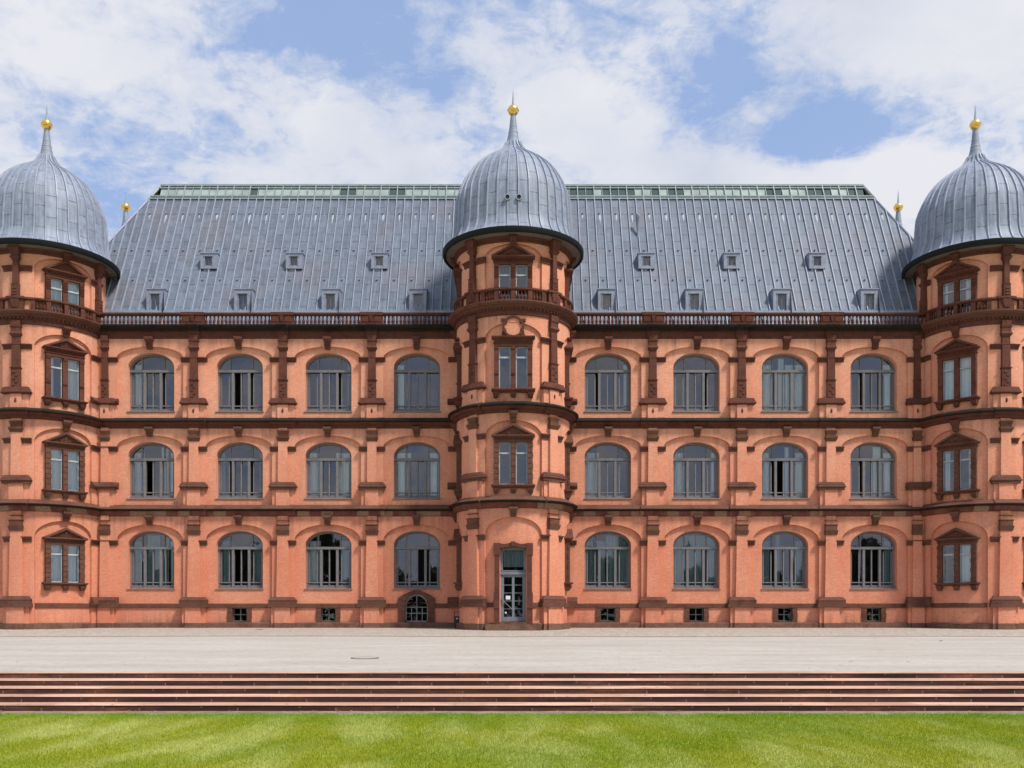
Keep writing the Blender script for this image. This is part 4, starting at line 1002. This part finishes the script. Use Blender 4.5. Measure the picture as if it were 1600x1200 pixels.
# the two small vent holes of the middle dome
for sx_ in (-.28, .27):
    y = TC[1]-2.88; z = 20.66; mb = MB()
    n = 14
    for i in range(n):
        a0, a1 = 6.2832*i/n, 6.2832*(i+1)/n; x0 = TC[0]+sx_
        q = lambda r, a, yy: (x0+r*math.cos(a), yy, z+r*math.sin(a))
        yf = y-.16
        mb.face([q(.145, a0, yf), q(.145, a1, yf), q(.11, a1, yf), q(.11, a0, yf)], 0); mb.face([q(.145, a0, yf+.4), q(.145, a1, yf+.4), q(.145, a1, yf), q(.145, a0, yf)], 0)
        mb.face([q(.11, a0, yf), q(.11, a1, yf), (x0, yf+.05, z)], 1)
    mb.build('vent_hole', ['lead_trim', 'dark_interior'], [c for c in ct_b.children if c.name.startswith('dome')][0])
# ------------------------------------------------------------------ entrance
T = Tan(TC[0], TC[1], TR+TF, 0); F = .07
mb = MB()
for s in (-1, 1):
    mb.box(T, *sorted((s*.66, s*.90)), 1.3, 3.55, -.55, F+.02); mb.box(T, *sorted((s*.66, s*.93)), .0, .98, -.55, F+.05); mb.box(T, *sorted((s*.66, s*.94)), .98, 1.75, -.55, F+.08)
    mb.box(T, *sorted((s*.66, s*.95)), 3.55, 4.12, -.55, F+.05)
n = 10
for i in range(n):
    u0, u1 = -.66+1.32*i/n, -.66+1.32*(i+1)/n; g = lambda u: 3.86+.09*(1-(u/.66)**2); t = lambda u: 4.12+.05*math.cos(u*7.5)*(abs(u) < .6)
    mb.face([T(u0, g(u0), F+.03), T(u1, g(u1), F+.03), T(u1, t(u1), F+.03), T(u0, t(u0), F+.03)]); mb.face([T(u0, g(u0), -.55), T(u1, g(u1), -.55), T(u1, g(u1), F+.03), T(u0, g(u0), F+.03)]); mb.face([T(u0, t(u0), F+.03), T(u1, t(u1), F+.03), T(u1, t(u1), -.2), T(u0, t(u0), -.2)])
mb.box(T, -.10, .10, 3.97, 4.2, -.1, F+.09)
ds = mb.build('doorway', 'red_sandstone', P)
mb = MB(); mb.box(T, -1.35, 1.35, -.6, .22, -.6, .38); mb.box(T, -.66, .66, .2, .33, -.55, .10); mb.build('doorstep', 'plinth_stone', ds)
mb = MB(); w0, w1 = -.36, -.27
for s in (-1, 1): mb.box(T, *sorted((s*.56, s*.66)), .33, 3.92, w0, w1)
mb.box(T, -.66, .66, 2.62, 2.76, w0, w1+.06); mb.box(T, -.66, .66, 2.78, 2.83, w0, w1); mb.box(T, -.60, .60, 3.80, 3.95, w0, w1)
for s in (-1, 1): mb.box(T, *sorted((s*.50, s*.56)), 2.83, 3.8, w0, w1-.01)
fd = mb.build('door_frame', 'door_frame_grey', ds)
mb = MB(); mb.face([T(-.6, 2.8, -.32), T(.6, 2.8, -.32), T(.6, 3.9, -.32), T(-.6, 3.9, -.32)]); mb.build('fanlight_glass', 'window_glass', ds)
curtain_mesh(T, -.5, .5, 3.0, 3.95, -.5).build('fanlight_reflection', 'reflection_grey', ds)  # pale panel added behind the glass in place of the fanlight's reflection
mb = MB(); w0, w1 = -.34, -.28
for s in (-1, 1): mb.box(T, *sorted((s*.45, s*.56)), .35, 2.62, w0, w1)
mb.box(T, -.06, .06, .35, 2.62, w0, w1+.01); mb.box(T, -.56, .56, .35, .58, w0, w1+.004); mb.box(T, -.56, .56, 2.50, 2.62, w0, w1+.004)
for i in range(1, 5): mb.box(T, -.46, .46, .58+i*.384-.015, .58+i*.384+.015, w0, w1-.006)
dr = mb.build('door', 'door_frame_grey', P)
mb = MB(); mb.face([T(-.5, .4, -.31), T(.5, .4, -.31), T(.5, 2.6, -.31), T(-.5, 2.6, -.31)]); mb.build('glass', 'window_glass', dr)
mb = MB(); mb.box(T, -.36, -.14, 1.42, 1.60, w1-.028, w1-.024); mb.build('notice', 'paper', dr)
mb = MB(); mb.face([T(-.36+.05*math.cos(.6283*i), .78+.05*math.sin(.6283*i), w1-.026) for i in range(10)]); mb.build('sticker', 'paper', dr)
mb = MB(); A = Vector(T(-.56, 1.42, w1+.06)); B = Vector(T(-.02, .92, w1+.06)); rib(mb, A, B, (0, -1, 0), .02, .03); mb.box(T, -.57, -.53, 1.38, 1.46, w1, w1+.07); mb.box(T, -.04, 0, .88, .96, w1, w1+.07); mb.build('push_bar', 'steel', dr)
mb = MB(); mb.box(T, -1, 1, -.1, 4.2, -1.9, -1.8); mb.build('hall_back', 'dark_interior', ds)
# ------------------------------------------------------------------ small things on the ground
yb_ = -1.0; xb = -2.80; zb = gz(yb_)+.005
root = bpy.data.objects.new('litter_bin', None); C.objects.link(root); root.location = (xb, yb_, zb)
tag(root, 'slim black litter bin standing against the wall left of the entrance tower', 'litter bin')
mb = MB(); mb.frus(Side(xb, yb_, 0), 0, .13, .155, zb, zb+.60, .13, .15, back=-.13); mb.box(Side(xb, yb_, 0), -.165, .165, zb+.58, zb+.62, -.14, .16)
o_ = mb.build('bin_body', 'bin_black', None, loc=(xb, yb_, zb)); o_.parent = root; o_.location = (0, 0, 0)
mb = MB(); mb.box(Side(xb, yb_, 0), -.185, .185, zb+.82, zb+.85, -.15, .18); mb.box(Side(xb, yb_, 0), -.16, -.13, zb+.6, zb+.82, -.13, -.09); mb.box(Side(xb, yb_, 0), .13, .16, zb+.6, zb+.82, -.13, -.09)
o_ = mb.build('bin_hood', 'bin_black', None, loc=(xb, yb_, zb)); o_.parent = root; o_.location = (0, 0, 0)
mb = MB(); mb.face([(xb+.04*math.cos(.7*i), yb_-.152, zb+.50+.04*math.sin(.7*i)) for i in range(9)]); o_ = mb.build('sticker', 'paper', None, loc=(xb, yb_, zb)); o_.parent = root; o_.location = (0, 0, 0)
def disc(name, px, py, wpx, label, cat, ring=True):
    q = (py-962)/1500.0; d = (CAMZ+.01968*50)/(q+.01968); x = (px-800)/1500*d; y = CAMY+d; r = wpx/2/1500*d
    mb = MB(); n = 28; z = lambda yy: gz(yy)+.014
    for i in range(n):
        a0, a1 = 6.2832*i/n, 6.2832*(i+1)/n
        P0 = lambda rr, a, dz=0: (x+rr*math.cos(a), y+rr*math.sin(a), z(y+rr*math.sin(a))+dz)
        mb.face([P0(r*.91, a0), P0(r*.91, a1), P0(r, a1), P0(r, a0)], 0); mb.face([P0(r, a0), P0(r, a1), P0(r, a1, -.05), P0(r, a0, -.05)], 0)
        mb.face([P0(0, 0, -.004), P0(r*.91, a0, -.004), P0(r*.91, a1, -.004)], 1 if ring else 0)
    for j in (() if ring else range(-2, 3)): mb.box(Flat(), x+j*r*.3-.01, x+j*r*.3+.01, z(y)-.006, z(y)-.001, -y-r*.55, -y+r*.55, 0)
    tag(mb.build(name, ['iron_cover', 'terrace_gravel'], loc=(x, y, gz(y))), label, cat)
disc('manhole_cover', 570, 1028.5, 44, 'large round manhole cover with paved infill on the pale terrace', 'manhole cover')
disc('drain_cover', 405, 984, 11, 'small dark iron drain cover on the cobbles before the left facade', 'drain cover', False)
disc('drain_cover', 1470, 1001.5, 5, 'tiny dark drain cover on the pale terrace towards the right tower', 'drain cover', False)
# the wood beyond the lawn, behind the camera: it shows in the ground-floor windows
N = 60000; xx = rng.uniform(-160, 160, N); top = 13.5+3.0*np.sin(xx*.11)+2.0*np.sin(xx*.31+1)+1.2*np.sin(xx*.9)
yy = -128+rng.uniform(-4, 4, N); zz_ = ZL+rng.random(N)**.7*top
v = np.empty((N, 3, 3)); cen = np.stack([xx, yy, zz_], 1)
for j in range(3): v[:, j] = cen+rng.normal(0, .6, (N, 3))
me = bpy.data.meshes.new('wood'); me.from_pydata(v.reshape(-1, 3).tolist(), [], [(3*i, 3*i+1, 3*i+2) for i in range(N)]); me.materials.append(M['leaves'])
w_ = bpy.data.objects.new('wood', me); C.objects.link(w_); tag(w_, 'far line of leafy trees across the lawn, opposite the palace', 'trees', kind='stuff')
S.cycles.max_bounces = 6
